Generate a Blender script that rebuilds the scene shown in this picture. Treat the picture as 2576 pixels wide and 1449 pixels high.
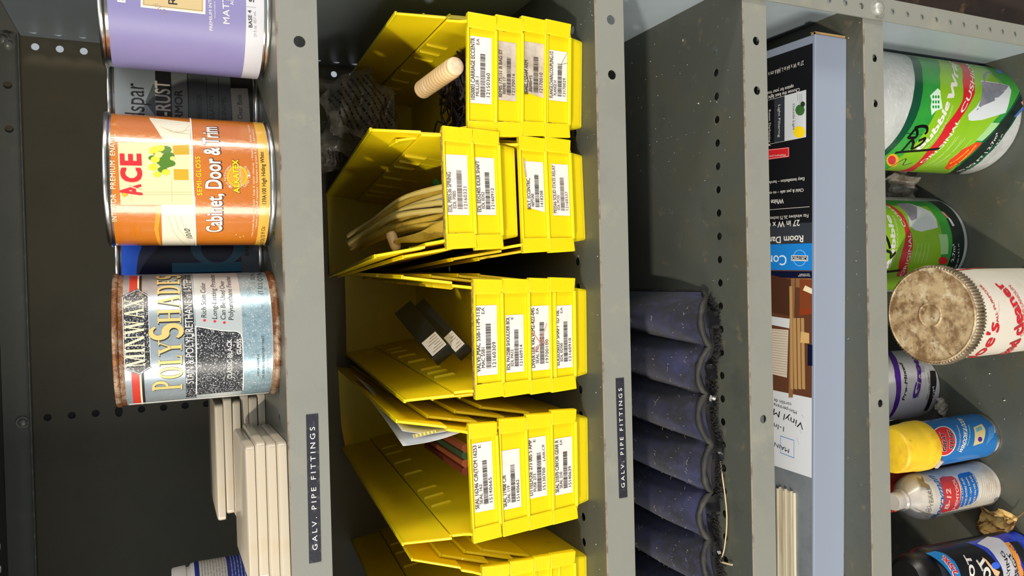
import bpy, bmesh, math, random
from mathutils import Vector, Matrix
random.seed(7)
for o in list(bpy.data.objects): bpy.data.objects.remove(o)
SC = bpy.context.scene
COL = SC.collection
PI = math.pi
# ---------------------------------------------------------------- camera (phone held sideways: the picture's left is up)
F = 1884.84
RX = Vector((-0.024020549, -0.423236172, -0.905700920))     # image right, in world axes
RY = Vector((-0.999592314, -0.003818898, 0.028295270))      # image down
RZ = Vector((-0.015434362, 0.906011346, -0.422971893))      # viewing direction
CP = Vector((0.0, -600.0, 1250.0))                          # millimetres
cd = bpy.data.cameras.new('camera'); cam = bpy.data.objects.new('camera', cd); COL.objects.link(cam)
cd.sensor_fit = 'HORIZONTAL'; cd.sensor_width = 36; cd.lens = F / 2576 * 36; cd.clip_start = 0.01; cd.clip_end = 200
m = Matrix.Identity(4)
for i in range(3):
    m[i][0] = RX[i]; m[i][1] = -RY[i]; m[i][2] = -RZ[i]; m[i][3] = CP[i] * 0.001
cam.matrix_world = m
SC.camera = cam
# ---------------------------------------------------------------- light: open sky, a low sun from the front left, two bright openings beside the photographer, an added soft fill high in front
W = bpy.data.worlds.new('sky'); SC.world = W; W.use_nodes = True
bg = W.node_tree.nodes['Background']; bg.inputs[0].default_value = (0.84, 0.92, 1.0, 1); bg.inputs[1].default_value = 0.55
def aim(o, frm, to):
    o.location = frm; d = Vector(to) - Vector(frm); o.rotation_euler = d.to_track_quat('-Z', 'Y').to_euler()
sl = bpy.data.lights.new('sun', 'SUN'); so = bpy.data.objects.new('sun', sl); COL.objects.link(so)
sl.energy = 2.7; sl.angle = math.radians(2.2); sl.color = (1.0, 0.93, 0.80)
az, el = math.radians(34.5), math.radians(36)
sd = Vector((-math.sin(az) * math.cos(el), -math.cos(az) * math.cos(el), math.sin(el)))
aim(so, sd * 6 + Vector((0, 0, 1)), (0, 0, 1))
for nm, a, dist, sx, sy, en, colr, hz in (('opening_and_fill_light', -57, 3.2, 0.8, 2.4, 95, (1.0, 0.93, 0.82), 1.45), ('opening_and_fill_light', 68, 3.2, 0.42, 2.4, 100, (1.0, 0.92, 0.80), 1.5), ('opening_and_fill_light', 26, 3.2, 3.0, 1.6, 60, (0.95, 0.97, 1.0), 3.5)):  # the last, wide and high, is a fill added to brighten the bin interiors
    l = bpy.data.lights.new(nm, 'AREA'); o = bpy.data.objects.new(nm, l); COL.objects.link(o)
    l.shape = 'RECTANGLE'; l.size = sx; l.size_y = sy; l.energy = en; l.color = colr
    a = math.radians(a)
    aim(o, (math.sin(a) * dist, -math.cos(a) * dist, hz), (0, 0.05, 1.0))
vs = SC.view_settings; vs.view_transform = 'Standard'; vs.look = 'None'; vs.gamma = 1; vs.use_curve_mapping = False; vs.exposure = -0.2
# ---------------------------------------------------------------- helpers
def ray(px, py):
    return ((px - 1288.0) * RX + (py - 724.5) * RY + F * RZ).normalized()
def onY(px, py, Y): r = ray(px, py); return CP + r * ((Y - CP.y) / r.y)
def onZ(px, py, Z): r = ray(px, py); return CP + r * ((Z - CP.z) / r.z)
def lin(h):
    h = h.lstrip('#'); v = [int(h[i:i + 2], 16) / 255 for i in (0, 2, 4)]
    return tuple(c / 12.92 if c <= 0.04045 else ((c + 0.055) / 1.055) ** 2.4 for c in v) + (1,)
MATS = {}
def mat(name, col, rough=0.5, metal=0.0, spots=None, bump=0.0, bscale=300, coat=0.0, trans=0.0, alpha=1.0, spec=0.5, sheen=0.0, coords='Object'):
    """spots: list of (colour, noise scale, low, high, stretch) laid over the base colour: dirt, rust, dust, print grain"""
    if name in MATS: return MATS[name]
    M = bpy.data.materials.new(name); M.use_nodes = True; nt = M.node_tree; N = nt.nodes; L = nt.links
    b = N['Principled BSDF']; b.inputs['Roughness'].default_value = rough; b.inputs['Metallic'].default_value = metal
    b.inputs['Base Color'].default_value = lin(col); b.inputs['Coat Weight'].default_value = coat; b.inputs['Coat Roughness'].default_value = 0.12
    b.inputs['Transmission Weight'].default_value = trans; b.inputs['Alpha'].default_value = alpha; b.inputs['Specular IOR Level'].default_value = spec
    b.inputs['Sheen Weight'].default_value = sheen
    if spots or bump:
        tc = N.new('ShaderNodeTexCoord')
        src = None
        for k, sp in enumerate(spots or []):
            c2, sc, lo, hi = sp[:4]; st = sp[4] if len(sp) > 4 else (1, 1, 1)
            mp = N.new('ShaderNodeMapping'); mp.inputs['Scale'].default_value = st; mp.inputs['Location'].default_value = (k * 3.7, k * 1.3, k * 2.1)
            L.new(tc.outputs[coords], mp.inputs['Vector'])
            nz = N.new('ShaderNodeTexNoise'); nz.inputs['Scale'].default_value = sc; nz.inputs['Detail'].default_value = 6; nz.inputs['Roughness'].default_value = 0.65
            L.new(mp.outputs[0], nz.inputs['Vector'])
            mr = N.new('ShaderNodeMapRange'); mr.inputs['From Min'].default_value = lo; mr.inputs['From Max'].default_value = hi
            L.new(nz.outputs['Fac'], mr.inputs['Value'])
            mx = N.new('ShaderNodeMix'); mx.data_type = 'RGBA'
            L.new(mr.outputs[0], mx.inputs['Factor'])
            if src: L.new(src, mx.inputs[6])
            else: mx.inputs[6].default_value = lin(col)
            mx.inputs[7].default_value = lin(c2); src = mx.outputs[2]
        if src: L.new(src, b.inputs['Base Color'])
        if bump:
            nz = N.new('ShaderNodeTexNoise'); nz.inputs['Scale'].default_value = bscale; nz.inputs['Detail'].default_value = 4
            L.new(tc.outputs[coords], nz.inputs['Vector'])
            bp = N.new('ShaderNodeBump'); bp.inputs['Strength'].default_value = bump; bp.inputs['Distance'].default_value = 0.001
            L.new(nz.outputs['Fac'], bp.inputs['Height']); L.new(bp.outputs[0], b.inputs['Normal'])
    MATS[name] = M
    return M
class MB:
    """collects shapes (millimetres) and links them as ONE mesh object"""
    def __init__(s): s.v = []; s.f = []; s.m = []; s.mats = []
    def mi(s, mt):
        if mt not in s.mats: s.mats.append(mt)
        return s.mats.index(mt)
    def add(s, vs, fs, mt, M=None):
        n = len(s.v); k = s.mi(mt)
        for p in vs:
            p = Vector(p); s.v.append(M @ p if M else p)
        for f in fs: s.f.append([i + n for i in f]); s.m.append(k)
        return s
    def box(s, a, b, mt, M=None):
        x0, y0, z0 = a; x1, y1, z1 = b
        return s.add([(x0, y0, z0), (x1, y0, z0), (x1, y1, z0), (x0, y1, z0), (x0, y0, z1), (x1, y0, z1), (x1, y1, z1), (x0, y1, z1)],
                     [(0, 3, 2, 1), (4, 5, 6, 7), (0, 1, 5, 4), (1, 2, 6, 5), (2, 3, 7, 6), (3, 0, 4, 7)], mt, M)
    def hull8(s, lo, hi, mt, M=None):
        """two matching polygons joined by sides"""
        n = len(lo)
        return s.add(list(lo) + list(hi), [tuple(range(n))[::-1], tuple(range(n, 2 * n))] + [(i, (i + 1) % n, n + (i + 1) % n, n + i) for i in range(n)], mt, M)
    def lathe(s, prof, mt, seg=64, M=None, caps=True):
        vs = []; fs = []; n = len(prof)
        for i in range(seg):
            a = 2 * PI * i / seg
            for r, z in prof: vs.append((r * math.cos(a), r * math.sin(a), z))
        for i in range(seg):
            j = (i + 1) % seg
            for k in range(n - 1): fs.append((i * n + k, j * n + k, j * n + k + 1, i * n + k + 1))
        if caps:
            if prof[0][0] > 1e-6: fs.append(tuple(i * n for i in range(seg))[::-1])
            if prof[-1][0] > 1e-6: fs.append(tuple(i * n + n - 1 for i in range(seg)))
        return s.add(vs, fs, mt, M)
    def tube(s, path, r, mt, seg=8, M=None):
        P = [Vector(p) for p in path]; n = len(P); vs = []; fs = []
        R = r if isinstance(r, (list, tuple)) else [r] * n
        up = Vector((0.13, 0.21, 0.97))
        for i in range(n):
            t = (P[min(i + 1, n - 1)] - P[max(i - 1, 0)]).normalized()
            a = t.cross(up)
            if a.length < 1e-3: a = t.cross(Vector((1, 0, 0)))
            a.normalize(); b = t.cross(a).normalized()
            for k in range(seg):
                q = 2 * PI * k / seg; vs.append(P[i] + (a * math.cos(q) + b * math.sin(q)) * R[i])
        for i in range(n - 1):
            for k in range(seg): fs.append((i * seg + k, i * seg + (k + 1) % seg, (i + 1) * seg + (k + 1) % seg, (i + 1) * seg + k))
        fs.append(tuple(range(seg))[::-1]); fs.append(tuple(range((n - 1) * seg, n * seg)))
        return s.add(vs, fs, mt, M)
    def grid(s, pts, mt, M=None):
        n = len(pts); w = len(pts[0])
        return s.add([p for row in pts for p in row], [(i * w + j, i * w + j + 1, (i + 1) * w + j + 1, (i + 1) * w + j) for i in range(n - 1) for j in range(w - 1)], mt, M)
    def plate(s, outer, holes, t, mt, fn):
        """flat sheet with round holes (x, y, radius or (rx, ry)), thickness t; fn maps (x, y, depth) to space"""
        bm = bmesh.new(); es = []
        def loop(pts):
            v = [bm.verts.new((p[0], p[1], 0)) for p in pts]
            for i in range(len(v)): es.append(bm.edges.new((v[i], v[(i + 1) % len(v)])))
        loop(outer)
        for hx, hy, hr in holes:
            rx, ry = hr if isinstance(hr, tuple) else (hr, hr)
            loop([(hx + rx * math.cos(2 * PI * k / 14), hy + ry * math.sin(2 * PI * k / 14)) for k in range(14)])
        bmesh.ops.triangle_fill(bm, edges=es, use_beauty=True, use_dissolve=False)
        g = bmesh.ops.extrude_face_region(bm, geom=bm.faces[:])
        for v in g['geom']:
            if isinstance(v, bmesh.types.BMVert): v.co.z = t
        bmesh.ops.recalc_face_normals(bm, faces=bm.faces[:])
        bm.verts.index_update()
        s.add([fn(v.co.x, v.co.y, v.co.z) for v in bm.verts], [tuple(v.index for v in f.verts) for f in bm.faces], mt)
        bm.free(); return s
    def mesh(s, name, smooth=40, recalc=True):
        me = bpy.data.meshes.new(name)
        me.from_pydata([tuple(v * 0.001) for v in s.v], [], s.f)
        for mt in s.mats: me.materials.append(mt)
        me.polygons.foreach_set('material_index', s.m)
        if recalc:
            bm = bmesh.new(); bm.from_mesh(me); bmesh.ops.recalc_face_normals(bm, faces=bm.faces[:]); bm.to_mesh(me); bm.free()
        if smooth:
            me.polygons.foreach_set('use_smooth', [True] * len(me.polygons)); me.set_sharp_from_angle(angle=math.radians(smooth))
        me.update(); return me
    def build(s, name, parent=None, smooth=40, bevel=0, recalc=True):
        o = bpy.data.objects.new(name, s.mesh(name, smooth, recalc)); COL.objects.link(o); o.parent = parent
        if bevel:
            b = o.modifiers.new('bevel', 'BEVEL'); b.width = bevel * 0.001; b.segments = 2; b.limit_method = 'ANGLE'; b.angle_limit = math.radians(50)
        return o
def tag(o, label, cat, group=None, kind=None):
    o['label'] = label; o['category'] = cat
    if group: o['group'] = group
    if kind: o['kind'] = kind
    return o
def thing(name, label, cat, M, group=None):
    """an Empty at a thing's base; M is its matrix in millimetres"""
    o = bpy.data.objects.new(name, None); COL.objects.link(o); o.empty_display_size = 0.02
    w = M.copy(); w.translation = w.translation * 0.001; o.matrix_world = w
    return tag(o, label, cat, group)
def at(x, y, z): return Matrix.Translation((x, y, z))
# ---- flat print: text, panels and strokes laid out on a cylinder or a plane of a thing, placed from positions read in the photograph
class Cyl:
    curved = True
    def __init__(s, M, r, lift=0.0): s.M = M; s.I = M.inverted(); s.r = r
    def uv(s, px, py):
        o = s.I @ CP; d = (s.I.to_3x3() @ ray(px, py)); a = d.x * d.x + d.y * d.y; b = o.x * d.x + o.y * d.y; c = o.x * o.x + o.y * o.y - s.r * s.r
        t = (-b - math.sqrt(max(b * b - a * c, 0))) / a; p = o + d * t
        return Vector((s.r * math.atan2(p.x, -p.y), p.z))
    def pos(s, u, v, l): a = u / s.r; return ((s.r + l) * math.sin(a), -(s.r + l) * math.cos(a), v)
class Plane:
    curved = False
    def __init__(s, M, o, eu, ev): s.M = M; s.I = M.inverted(); s.o = Vector(o); s.eu = Vector(eu).normalized(); s.ev = Vector(ev).normalized(); s.n = s.eu.cross(s.ev)
    def uv(s, px, py):
        o = s.I @ CP; d = s.I.to_3x3() @ ray(px, py); t = (s.o - o).dot(s.n) / d.dot(s.n); p = o + d * t - s.o
        return Vector((p.dot(s.eu), p.dot(s.ev)))
    def pos(s, u, v, l): return s.o + s.eu * u + s.ev * v + s.n * l
TXT = {}
def glyphs(t, bold, shear, space):
    k = (t, bold, shear, space)
    if k not in TXT:
        c = bpy.data.curves.new('t', 'FONT'); c.body = t; c.resolution_u = 3; c.shear = shear; c.space_character = space; c.fill_mode = 'FRONT'
        o = bpy.data.objects.new('t', c); me = bpy.data.meshes.new_from_object(o)
        vs = [(v.co.x, v.co.y) for v in me.vertices]; fs = [tuple(p.vertices) for p in me.polygons]
        TXT[k] = (vs, fs); bpy.data.objects.remove(o); bpy.data.curves.remove(c); bpy.data.meshes.remove(me)
    return TXT[k]
CAPH = max(y for x, y in glyphs('H', 0, 0, 1)[0])
class Decal:
    def __init__(s, surf, zoom=(0, 0, 1), pxmm=3.0): s.S = surf; s.z = zoom; s.k = zoom[2] * pxmm; s.base = []; s.let = []
    def p(s, q): return s.S.uv(s.z[0] + q[0] / s.z[2], s.z[1] + q[1] / s.z[2])
    def uvpoly(s, pts, mt, layer=1, let=False): (s.let if let else s.base).append(([Vector(p) for p in pts], [tuple(range(len(pts)))], mt, layer)); return s
    def poly(s, pts, mt, layer=1, let=False): return s.uvpoly([s.p(q) for q in pts], mt, layer, let)
    def ell(s, c, rx, ry, mt, layer=1, let=False, n=20): return s.poly([(c[0] + rx * math.cos(2 * PI * i / n), c[1] + ry * math.sin(2 * PI * i / n)) for i in range(n)], mt, layer, let)
    def line(s, pts, w, mt, layer=3, uv=False, let=False, closed=False):
        P = [Vector(q) if uv else s.p(q) for q in pts]
        if closed: P.append(P[0])
        for a, b in zip(P, P[1:]):
            d = b - a
            if d.length < 1e-6: continue
            d.normalize(); n = Vector((-d.y, d.x)) * w / 2; e = d * w * 0.35
            s.uvpoly([a - e - n, b + e - n, b + e + n, a - e + n], mt, layer, let)
        return s
    def scribble(s, pts, w, mt, layer=5):
        P_ = [s.p(q) for q in pts]; P_ = [P_[0] * 2 - P_[1]] + P_ + [P_[-1] * 2 - P_[-2]]; out = []
        for i in range(1, len(P_) - 2):
            a, b, c, d = P_[i - 1:i + 3]
            for k in range(6):
                t = k / 6; out.append(.5 * ((2 * b) + (c - a) * t + (2 * a - 5 * b + 4 * c - d) * t * t + (3 * b - a - 3 * c + d) * t ** 3))
        return s.line(out + [P_[-2]], w, mt, layer, uv=True)
    def text(s, t, p0, p1, cap, mt, layer=3, bold=0.0, shear=0.0, space=1.0, uv=False, arc=None):
        vs, fs = glyphs(t, bold, shear, space)
        if not vs: return s
        a, b = (Vector(p0), Vector(p1)) if uv else (s.p(p0), s.p(p1)); d = b - a; L = d.length; d.normalize(); n = Vector((-d.y, d.x))
        x0 = min(v[0] for v in vs); x1 = max(v[0] for v in vs); sx = L / max(x1 - x0, 1e-6); sy = (cap if uv else cap / s.k) / CAPH
        V = []; Fs = []; Ls = []; b_ = bold * .8
        # heavier strokes: the outline struck again, slightly shifted
        for q_, (dx, dy) in enumerate(((0, 0), (-b_, -b_), (b_, -b_), (-b_, b_), (b_, b_)) if bold > .004 else ((0, 0),)):
            k_ = len(V); V += [a + d * ((x + dx - x0) * sx) + n * ((y + dy) * sy) for x, y in vs]; Fs += [tuple(i + k_ for i in q) for q in fs]; Ls += [layer + q_ * .16] * len(vs)
        s.let.append((V, Fs, mt, Ls)); return s
    def polys_text(s, polys, wtot, p0, p1, cap, mt, layer=3):
        a, b = s.p(p0), s.p(p1); d = b - a; L = d.length; d.normalize(); n = Vector((-d.y, d.x)); cap = cap / s.k; V = []; Fs = []
        for P in polys:
            k = len(V); V += [a + d * (x / wtot * L) + n * (y * cap) for x, y in P]; Fs.append(tuple(range(k, k + len(P))))
        s.let.append((V, Fs, mt, layer)); return s
    def _build(s, items, name, parent, lift0):
        mb = MB()
        for pts, fs, mt, layer in items:
            Ls = layer if isinstance(layer, list) else [layer] * len(pts)
            if s.S.curved:
                bm = bmesh.new(); vv = [bm.verts.new((q.x, q.y, l_)) for q, l_ in zip(pts, Ls)]
                for f in fs:
                    try: bm.faces.new([vv[i] for i in f])
                    except ValueError: pass
                lo = min(q.x for q in pts); hi = max(q.x for q in pts); st = s.S.r * 0.09
                k = math.ceil((lo + 0.01) / st)
                while k * st < hi - 0.01:
                    bmesh.ops.bisect_plane(bm, geom=bm.verts[:] + bm.edges[:] + bm.faces[:], plane_co=(k * st, 0, 0), plane_no=(1, 0, 0)); k += 1
                bm.verts.index_update()
                P = [tuple(v.co) for v in bm.verts]; fs2 = [tuple(v.index for v in f.verts) for f in bm.faces]; bm.free()
            else: P = [(q.x, q.y, l_) for q, l_ in zip(pts, Ls)]; fs2 = fs
            mb.add([s.S.pos(x, y, lift0 + 0.09 * l_) for x, y, l_ in P], fs2, mt)
        return mb.build(name, parent, smooth=30 if s.S.curved else 0, recalc=False)
    def build(s, parent, name='paper_label', lname='lettering', lift0=0.05):
        b = parent
        if s.base: b = s._build(s.base, name, parent, lift0)
        if s.let and (not s.S.curved and lname == 'lettering' and name == 'label_sticker'): s._build(s.let, lname, b, lift0)
        elif s.let:
            for it in s.let: s._build([it], lname, b, lift0)   # one object for each line of print
        return b
# serif capitals drawn as strokes (unit height)
def serif(word, small=0.74, first=(0,)):
    th, tn, sf, st = 0.20, 0.085, 0.11, 0.05
    def bar(x0, y0, x1, y1, w): return [(x0 - w / 2, y0), (x0 + w / 2, y0), (x1 + w / 2, y1), (x1 - w / 2, y1)]
    def foot(x, y, w): return [(x - w / 2 - sf, y), (x + w / 2 + sf, y), (x + w / 2 + sf, y + (st if y < 0.5 else -st)), (x - w / 2 - sf, y + (st if y < 0.5 else -st))]
    def ring(cx, cy, rx, ry, a0, a1, n=16):
        out = []
        for i in range(n):
            q = []
            for a, f in ((a0 + (a1 - a0) * i / n, 1), (a0 + (a1 - a0) * (i + 1) / n, 1), (a0 + (a1 - a0) * (i + 1) / n, 0), (a0 + (a1 - a0) * i / n, 0)):
                ix, iy = rx - th, ry - tn
                q.append((cx + (rx if f else ix) * math.cos(a), cy + (ry if f else iy) * math.sin(a)))
            out.append(q)
        return out
    def glyph(c):
        if c == 'M': return 1.15, [bar(.16, 0, .16, 1, tn), bar(.2, 1, .56, 0, th), bar(.56, 0, .92, 1, tn), bar(.96, 0, .96, 1, th), foot(.16, 0, tn), foot(.96, 0, th), foot(.16, 1, tn), foot(.96, 1, th)]
        if c == 'I': return 0.46, [bar(.23, 0, .23, 1, th), foot(.23, 0, th), foot(.23, 1, th)]
        if c == 'N': return 1.0, [bar(.16, 0, .16, 1, tn), bar(.2, 1, .8, 0, th), bar(.84, 0, .84, 1, tn), foot(.16, 0, tn), foot(.16, 1, tn), foot(.84, 1, tn)]
        if c == 'W': return 1.3, [bar(.16, 1, .4, 0, th), bar(.4, 0, .65, 1, tn), bar(.65, 1, .9, 0, th), bar(.9, 0, 1.14, 1, tn), foot(.16, 1, th), foot(.65, 1, tn), foot(1.14, 1, tn)]
        if c == 'A': return 0.95, [bar(.14, 0, .45, 1, tn), bar(.48, 1, .8, 0, th), [(.24, .32), (.7, .32), (.7, .39), (.24, .39)], foot(.14, 0, tn), foot(.8, 0, th)]
        if c == 'X': return 0.95, [bar(.16, 1, .78, 0, th), bar(.14, 0, .78, 1, tn), foot(.14, 0, tn), foot(.78, 0, th), foot(.16, 1, th), foot(.78, 1, tn)]
        if c == 'O': return 0.95, ring(.47, .5, .43, .52, 0, 2 * PI, 28)
        if c == 'P': return 0.76, [bar(.23, 0, .23, 1, th), foot(.23, 0, th), [(.06, 1), (.36, 1), (.36, .92), (.06, .92)], [(.2, .46), (.38, .46), (.38, .54), (.2, .54)], [(.2, .92), (.38, .92), (.38, 1), (.2, 1)]] + ring(.36, .73, .36, .27, -PI / 2, PI / 2)
        if c == 'D': return 0.92, [bar(.23, 0, .23, 1, th), [(.06, 0), (.38, 0), (.38, .08), (.06, .08)], [(.06, .92), (.38, .92), (.38, 1), (.06, 1)]] + ring(.36, .5, .5, .5, -PI / 2, PI / 2)
        if c == 'L': return 0.7, [bar(.23, 0, .23, 1, th), foot(.23, 1, th), [(.06, 0), (.64, 0), (.66, .24), (.6, .24), (.55, .07), (.06, .07)]]
        if c == 'E': return 0.74, [bar(.23, 0, .23, 1, th), [(.06, 0), (.66, 0), (.68, .24), (.62, .24), (.57, .07), (.06, .07)], [(.06, 1), (.64, 1), (.64, .78), (.59, .78), (.55, .93), (.06, .93)], [(.23, .47), (.52, .47), (.52, .54), (.23, .54)], [(.48, .4), (.53, .4), (.53, .62), (.48, .62)]]
        if c == 'Y': return 0.9, [bar(.14, 1, .45, .45, th), bar(.45, .45, .76, 1, tn), bar(.45, 0, .45, .5, th), foot(.45, 0, th), foot(.14, 1, th), foot(.76, 1, tn)]
        if c == 'H': return 1.0, [bar(.22, 0, .22, 1, th), bar(.78, 0, .78, 1, th), [(.22, .47), (.78, .47), (.78, .54), (.22, .54)]] + [foot(x, y, th) for x in (.22, .78) for y in (0, 1)]
        if c == 'S':
            out = []; pth = []
            for i in range(25):
                q = i / 24
                if q < .5: a = math.radians(30 + 240 * q * 2 * .98); pth.append((.36 + .27 * math.cos(a), .74 + .25 * math.sin(a)))
                else: a = math.radians(90 - 240 * (q - .5) * 2); pth.append((.36 + .3 * math.cos(a), .26 + .26 * math.sin(a)))
            for i in range(24):
                w = .05 + .075 * math.sin(PI * i / 24)
                (x0, y0), (x1, y1) = pth[i], pth[i + 1]; dx, dy = x1 - x0, y1 - y0; l = math.hypot(dx, dy) or 1; nx, ny = -dy / l * w, dx / l * w
                e = .25; out.append([(x0 - nx - dx * e, y0 - ny - dy * e), (x1 - nx + dx * e, y1 - ny + dy * e), (x1 + nx + dx * e, y1 + ny + dy * e), (x0 + nx - dx * e, y0 + ny - dy * e)])
            return 0.72, out
        return 0.4, []
    x = 0; out = []
    for i, c in enumerate(word):
        k = 1.0 if i in first else small
        w, ps = glyph(c)
        out += [[(x + px * k, py * k) for px, py in P] for P in ps]; x += (w + 0.05) * k
    return out, x
# ---------------------------------------------------------------- materials
PAINT = mat('grey_green_paint', '#83847c', 0.42, 0, [('#797b74', 9, .5, .75), ('#8b8a7e', 30, .58, .72)], bump=.12, bscale=900)
PAINT_IN = mat('grey_green_sheet', '#726b57', 0.45, 0, [('#645f4e', 7, .48, .75), ('#7d6f55', 16, .6, .8)], bump=.1, bscale=500)
PAINT_BLUE = mat('grey_blue_sheet', '#9ca7ad', 0.38, 0, [('#919ca2', 6, .5, .8), ('#9f9c92', 40, .66, .8)], bump=.06, bscale=500)
SHELF_TOP = mat('dusty_shelf_paint', '#4c4f48', 0.36, 0, [('#54503f', 7, .48, .72), ('#424640', 13, .55, .72), ('#77684f', 42, .62, .78), ('#e4dfd2', 420, .735, .765)], bump=.22, bscale=900)
RUBBED = mat('worn_edge', '#7d7365', 0.6, 0, [('#5d4a3e', 60, .5, .62)])
DARK = mat('dark_steel', '#24231f', 0.6)
BOLT = mat('zinc_bolt', '#a9aba3', 0.35, .35, [('#7c776a', 200, .5, .7)])
SOIL = mat('brown_dirt_ground', '#33241a', 0.95, 0, [('#1c1410', 3, .4, .6), ('#4a3624', 9, .55, .7), ('#5d4630', 40, .62, .74)], bump=1, bscale=60)
TAPE_BLACK = mat('black_tape', '#2b2b33', 0.35, 0, [('#4a4a52', 160, .55, .7), ('#8b8880', 600, .7, .76)], bump=.2, bscale=600)
TAPE_WHITE = mat('embossed_white', '#e9e7dc', 0.5)
# ---------------------------------------------------------------- the ground
mb = MB(); n = 24
mb.grid([[(-4000 + 8000 * i / n, -4000 + 8000 * j / n, 0) for i in range(n + 1)] for j in range(n + 1)], SOIL)
fl = mb.build('floor'); fl['kind'] = 'structure'; fl['label'] = 'dark brown dirt ground'
# ---------------------------------------------------------------- the steel shelving unit
XR, XL, YB = 299.0, -613.0, 450.0
Z0 = 1250
TOP = {0: Z0 + 175, 1: Z0 - 85, 2: Z0 - 372, 3: Z0 - 550, 4: Z0 - 726, 5: Z0 - 1115}
unit = thing('steel_shelving_unit', 'grey-green steel shelving unit with perforated shelves, corner post and blue-grey side panel', 'shelving', at((XL + XR) / 2, 225, 0))
OFF = at(-(XL + XR) / 2, -225, 0)
def up(mb): 
    mb.v = [OFF @ v for v in mb.v]; return mb
pitch = 25.3
for k in range(6):
    t = TOP[k]; mb = MB()
    row = [240.6 - pitch * i for i in range(33)]
    mb.plate([(XL + 2, 1.2), (XR, 1.2), (XR, YB), (XL + 2, YB)], [(x, 43, 4.3) for x in row] + [(x, YB - 43, 4.3) for x in row], -1.2, SHELF_TOP, lambda x, y, d, t=t: (x, y, t + d))
    fh = [239, 187.5, -500, -552]
    if k == 1: fh = [187, -552]
    if k in (3, 4): fh = [239, 187.5, -156, -500, -552]
    for yy, sg in ((0, 1), (YB, -1)):
        mb.plate([(XL + 2, t - 31.5), (XR, t - 31.5), (XR, t - 1.4), (XL + 2, t - 1.4)], [(x, t - 17.5, 4.6) for x in fh], 1.2 * sg, PAINT, lambda x, z, d, yy=yy: (x, yy + d, z))
        # rounded fold between top and flange
        arc = [(yy + sg * (1.4 - 1.4 * math.sin(a)), t - 1.4 + 1.4 * math.cos(a)) for a in (0, PI / 8, PI / 4, 3 * PI / 8, PI / 2)]
        mb.grid([[(XL + 2, y, z), (XR, y, z)] for y, z in arc], RUBBED if sg > 0 else PAINT)
        mb.box((XL + 2, min(yy + sg * 1.2, yy + sg * 13), t - 31.5), (XR, max(yy + sg * 1.2, yy + sg * 13), t - 30.3), PAINT)
    for xx, sg in ((XR, -1), (XL + 2, 1)):
        mb.box((min(xx, xx + sg * 1.2), 1.3, t - 31.5), (max(xx, xx + sg * 1.2), YB - 1.3, t - 1.3), PAINT)
    up(mb).build('shelf', unit, smooth=30)
# panels
mb = MB()
cz = [Z0 + 129 - pitch * i for i in range(-6, 44)]
hs = [(287.5, z, 4.3) for z in cz] + [(-602, z, 4.3) for z in cz] + [(-156, z, (7, 4.3)) if abs(z - (Z0 + 129 - 3 * pitch)) < 1 else (-156, z, 4.3) for z in cz]
mb.plate([(XL, 60), (XR + 1, 60), (XR + 1, 1470), (XL, 1470)], hs, 1.2, PAINT_IN, lambda x, z, d: (x, YB + 1.2 + d, z)); up(mb).build('back_panel', unit, smooth=0)
mb = MB(); mb.box((-186, YB + 3, 60), (-126, YB + 22, 1470), DARK); up(mb).build('back_brace', unit, smooth=0)
for xx, sg in ((XR + .2, 1), (XL - .2, -1)):
    mb = MB()
    hs = [(y, z, 4.3) for z in cz for y in (434,)]
    mb.plate([(1, 60), (YB + 1, 60), (YB + 1, 1470), (1, 1470)], hs, 1.2 * sg, PAINT_BLUE, lambda y, z, d, xx=xx: (xx + d, y, z)); up(mb).build('side_panel', unit, smooth=0)
for x0, x1, side, yy, sg in ((282, 308, 308, -.6, -1), (-622, -596, -622, -.6, -1), (300, 326, 326, YB + 5, 1), (-622, -596, -622, YB + 5, 1)):
    mb = MB(); xc = x0 + 12.8 if x0 > 0 else x1 - 12.8
    hs = [(xc, Z0 - 721.4 + 25.25 * i, 3.9) for i in range(-19, 28) if i != -1]
    mb.plate([(x0, 2), (x1, 2), (x1, 1480), (x0, 1480)], hs, 1.6 * sg, PAINT, lambda x, z, d, yy=yy: (x, yy + d, z))
    ins = -1 if side > 0 else 1
    mb.box((min(side, side + ins * 1.6), min(yy, yy - sg * 32), 2), (max(side, side + ins * 1.6), max(yy, yy - sg * 32), 1480), PAINT)
    for i in range(-19, 28):   # the folded strip behind the slots
        if yy < 0 and i != -1: mb.box((xc - 6, yy + .2, Z0 - 721.4 + 25.25 * i - 1.5), (xc + 2, yy + 1.0, Z0 - 721.4 + 25.25 * i + 6), PAINT)
    up(mb).build('post', unit, smooth=0)
def bolt(x, y, z, r, d=(0, -1, 0)):
    q = Vector((0, 0, 1)).rotation_difference(Vector(d)).to_matrix().to_4x4()
    mb = MB(); M = OFF @ at(x, y, z) @ q
    mb.lathe([(r * 1.35, 0), (r * 1.35, 1), (r, 1), (r * .95, r * .35), (r * .7, r * .6), (r * .35, r * .72), (0, r * .76)], BOLT, 20, M)
    mb.build('bolt', unit)
bolt(294.6, -2.2, Z0 - 747.2, 7.6)
bolt(-158.8, 448, Z0 + 154, 5)
bolt(292, 448, Z0 + 160, 5)
bolt(294.6, -2.2, TOP[1] - 15, 6)
b2 = onY(22, 112, 425); bolt(b2.x, 425, b2.z, 5, (-.3, -.6, -.7))
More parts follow.
